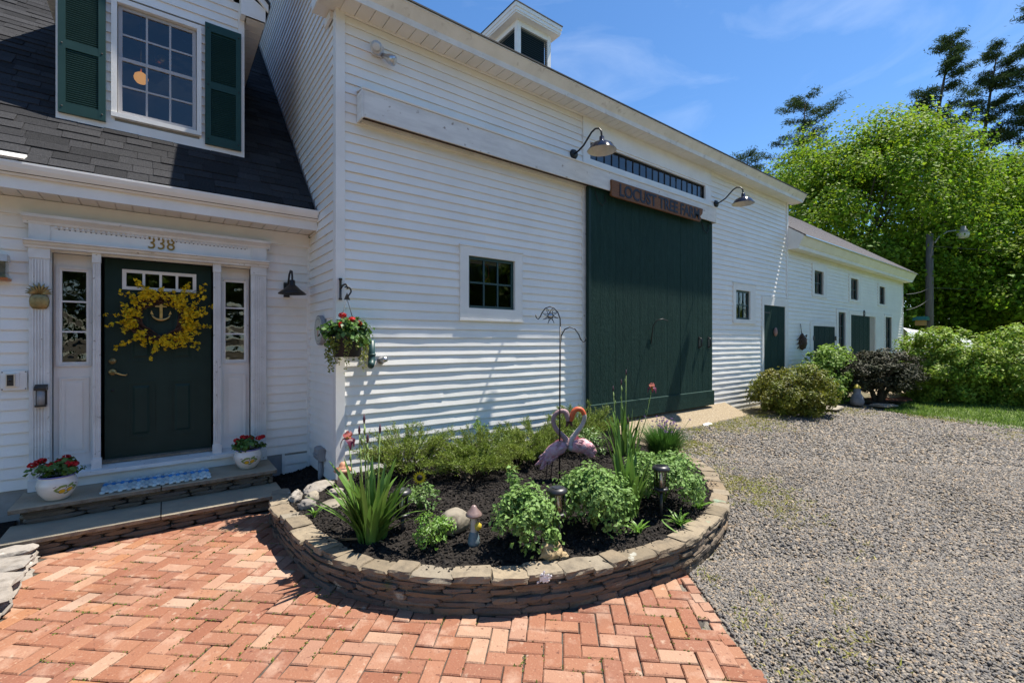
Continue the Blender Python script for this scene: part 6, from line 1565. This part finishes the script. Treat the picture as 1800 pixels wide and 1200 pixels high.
# ================================================================== TREES
def broadleaf(x, y, h, zc, rxy, rz, n, size, label, mat, clumps=150, z0=0., cr=.16):
    t_ = thing('broadleaf_tree', label, 'tree', (x, y, z0), 'leafy trees behind the shed'); mb = MB()
    mb.tube([(x, y, z0), (x + .1, y, zc * .3), (x - .1, y + .1, zc * .7), (x, y, zc + rz * .2)], [h * .024, h * .019, h * .014, h * .006], n=9)
    C = []
    for k in range(26):
        a = random.uniform(0, 6.283); b = random.uniform(-.3, .85); s = random.uniform(.2, .75); p0 = Vector((x, y, zc * random.uniform(.35, .85)))
        p1 = Vector((x + rxy * .82 * math.cos(a) * math.cos(b), y + rxy * .82 * math.sin(a) * math.cos(b), zc + rz * .82 * math.sin(b)))
        mb.tube([p0, p0.lerp(p1, .5) + Vector((0, 0, .06 * h * .3)), p1], [h * .008, h * .005, h * .0015], n=5)
    emit('trunk', mb, 'bark', t_)
    P, N = bush_pts((x, y, zc), (rxy, rxy, rz), n, clumps, cr, .3, zmin=.4, low=.7); cloud('crown', P, N, size, mat, t_, asp=.7, fold=.12, droop=.25)
broadleaf(38.5, 11.0, 17, 9.0, 8.2, 7.3, 105000, .215, 'largest round bright green maple rising behind the shed roof', 'maple_leaf', 330, cr=.17)
broadleaf(49.7, 3.6, 16, 8.4, 7.6, 6.6, 62000, .24, 'bright green tree behind the street lamp at right', 'maple_leaf', 260, cr=.17)
broadleaf(40.5, 3.0, 9, 4.6, 4.8, 4.0, 34000, .21, 'lower dense green tree between the lamp pole and hedge', 'maple_leaf', 190, cr=.19)
broadleaf(60, .0, 18, 10.0, 8.0, 7.6, 24000, .36, 'darker green tree at the right edge of the picture', 'maple_leaf2', 190, cr=.18)
broadleaf(33.0, 10.5, 8, 4.4, 4.6, 3.9, 15000, .25, 'shaded green tree right behind the shed gable', 'maple_leaf2', 150, cr=.2)
broadleaf(45.5, -3.5, 10, 5.0, 5.2, 4.2, 30000, .23, 'low leafy tree behind the hedge at far right', 'maple_leaf', 170, cr=.18)
broadleaf(21.9, 16.7, 13.2, 10.4, 2.8, 3.1, 5000, .24, 'tree whose tip peeks above the barn eave', 'maple_leaf', 60, cr=.22)
P = []; Nn = []
for k in range(46):
    p, n_ = bush_pts((random.uniform(36, 72), random.uniform(-16, 13), random.uniform(1.5, 3.5)), (3.2, 3.2, random.uniform(2, 4)), 520, 24, .3, .3, zmin=0); P.append(p); Nn.append(n_)
P = np.concatenate(P); Nn = np.concatenate(Nn)
cloud('understory', P, Nn, .42, 'maple_leaf2', None, asp=.7, kind='stuff', label='shaded green undergrowth below the trees beyond the hedge', cat='undergrowth')
def pine(x, y, h, lean, crown0, spread, label, seed, dens=1.0, rz=0., flat=1.0):
    t_ = thing('pine_tree', label, 'pine tree', (x, y, 0), 'tall pines behind the leafy trees'); mb = MB(); P = []; N = []
    def tr(z): return Vector((x, y, z)) + RV * (lean * (z / h) ** 2)
    mb.tube([tr(z) for z in np.linspace(0, h * .97, 9)], list(np.linspace(h * .014, .04, 9)), n=8)
    nb = int(46 * dens)
    for k in range(nb):
        t = (k + random.random()) / nb; z = h * (crown0 + (1 - crown0) * t * .97); p0 = tr(z); a = random.uniform(0, 6.283)
        L_ = spread * random.uniform(.5, 1.15) * (1 - .72 * t ** 1.4) * (.6 + .4 * min(1, t * 5))
        d = Vector((math.cos(a), math.sin(a), 0)); d = (d + RV * .22 * (1 if lean else 0)).normalized()
        p1 = p0 + d * L_ + UPV * L_ * random.uniform(.1, .5) * flat; pm = p0.lerp(p1, .55) - UPV * .05 * L_
        mb.tube([p0, pm, p1], [.07 * (1 - .6 * t), .045 * (1 - .6 * t), .015], n=4)
        for q in range(int(9 + 8 * L_ / spread * dens)):
            s = random.uniform(.35, 1.03); b = (p0.lerp(pm, s / .55) if s < .55 else pm.lerp(p1, (s - .55) / .45)) + Vector((random.gauss(0, .16), random.gauss(0, .16), random.gauss(.10, .08)))
            nn = 24; o = rng.normal(0, 1, (nn, 3)) * np.array([.27, .27, .11]); P.append(np.array(b) + o); N.append(nrmz(o * .3 + rng.normal(0, .5, (nn, 3)) + np.array([0, 0, .6])))
    emit('trunk', mb, 'bark', t_); P = np.concatenate(P); N = np.concatenate(N); cloud('crown', P, N, .36, 'pine_needle', t_, asp=.17, fold=.05)
pine(50.7, 19.2, 26.6, 1.0, .60, 5.2, 'flat topped pine left of the large maple', 1, .9, flat=1.3)
pine(47.2, 21.8, 20.5, -.6, .55, 3.6, 'shorter dark pine beside the barn roof end', 2, .7)
pine(54.4, 10.6, 30.0, 3.4, .42, 3.3, 'tall wind leaning pine above the maple, left of two', 3, 1.3)
pine(59.4, 7.9, 29.4, 2.8, .40, 3.7, 'tall wind leaning pine above the maple, right of two', 4, 1.35)
pine(60.3, 4.2, 31.5, 1.0, .52, 3.9, 'pine cut by the right edge of the picture', 5, 1.1)
# woodland across the yard, met only as reflections in the windows
P = []; Nn = []
for k in range(42):
    x = random.uniform(-32, 40); y = random.uniform(-34, -24); zc = random.uniform(4, 7); p, n_ = bush_pts((x, y, zc), (random.uniform(3, 5), 3, random.uniform(4, 6.5)), 420, 26, .3, .4, zmin=0); P.append(p); Nn.append(n_)
P = np.concatenate(P); Nn = np.concatenate(Nn)
cloud('woodland', P, Nn, 1.0, 'maple_leaf2', None, asp=.7, kind='stuff', label='leafy woodland across the yard reflected in the windows', cat='woodland')
print('objects', len(bpy.data.objects), 'tris', sum(len(m.loop_triangles) or len(m.polygons) for m in bpy.data.meshes))
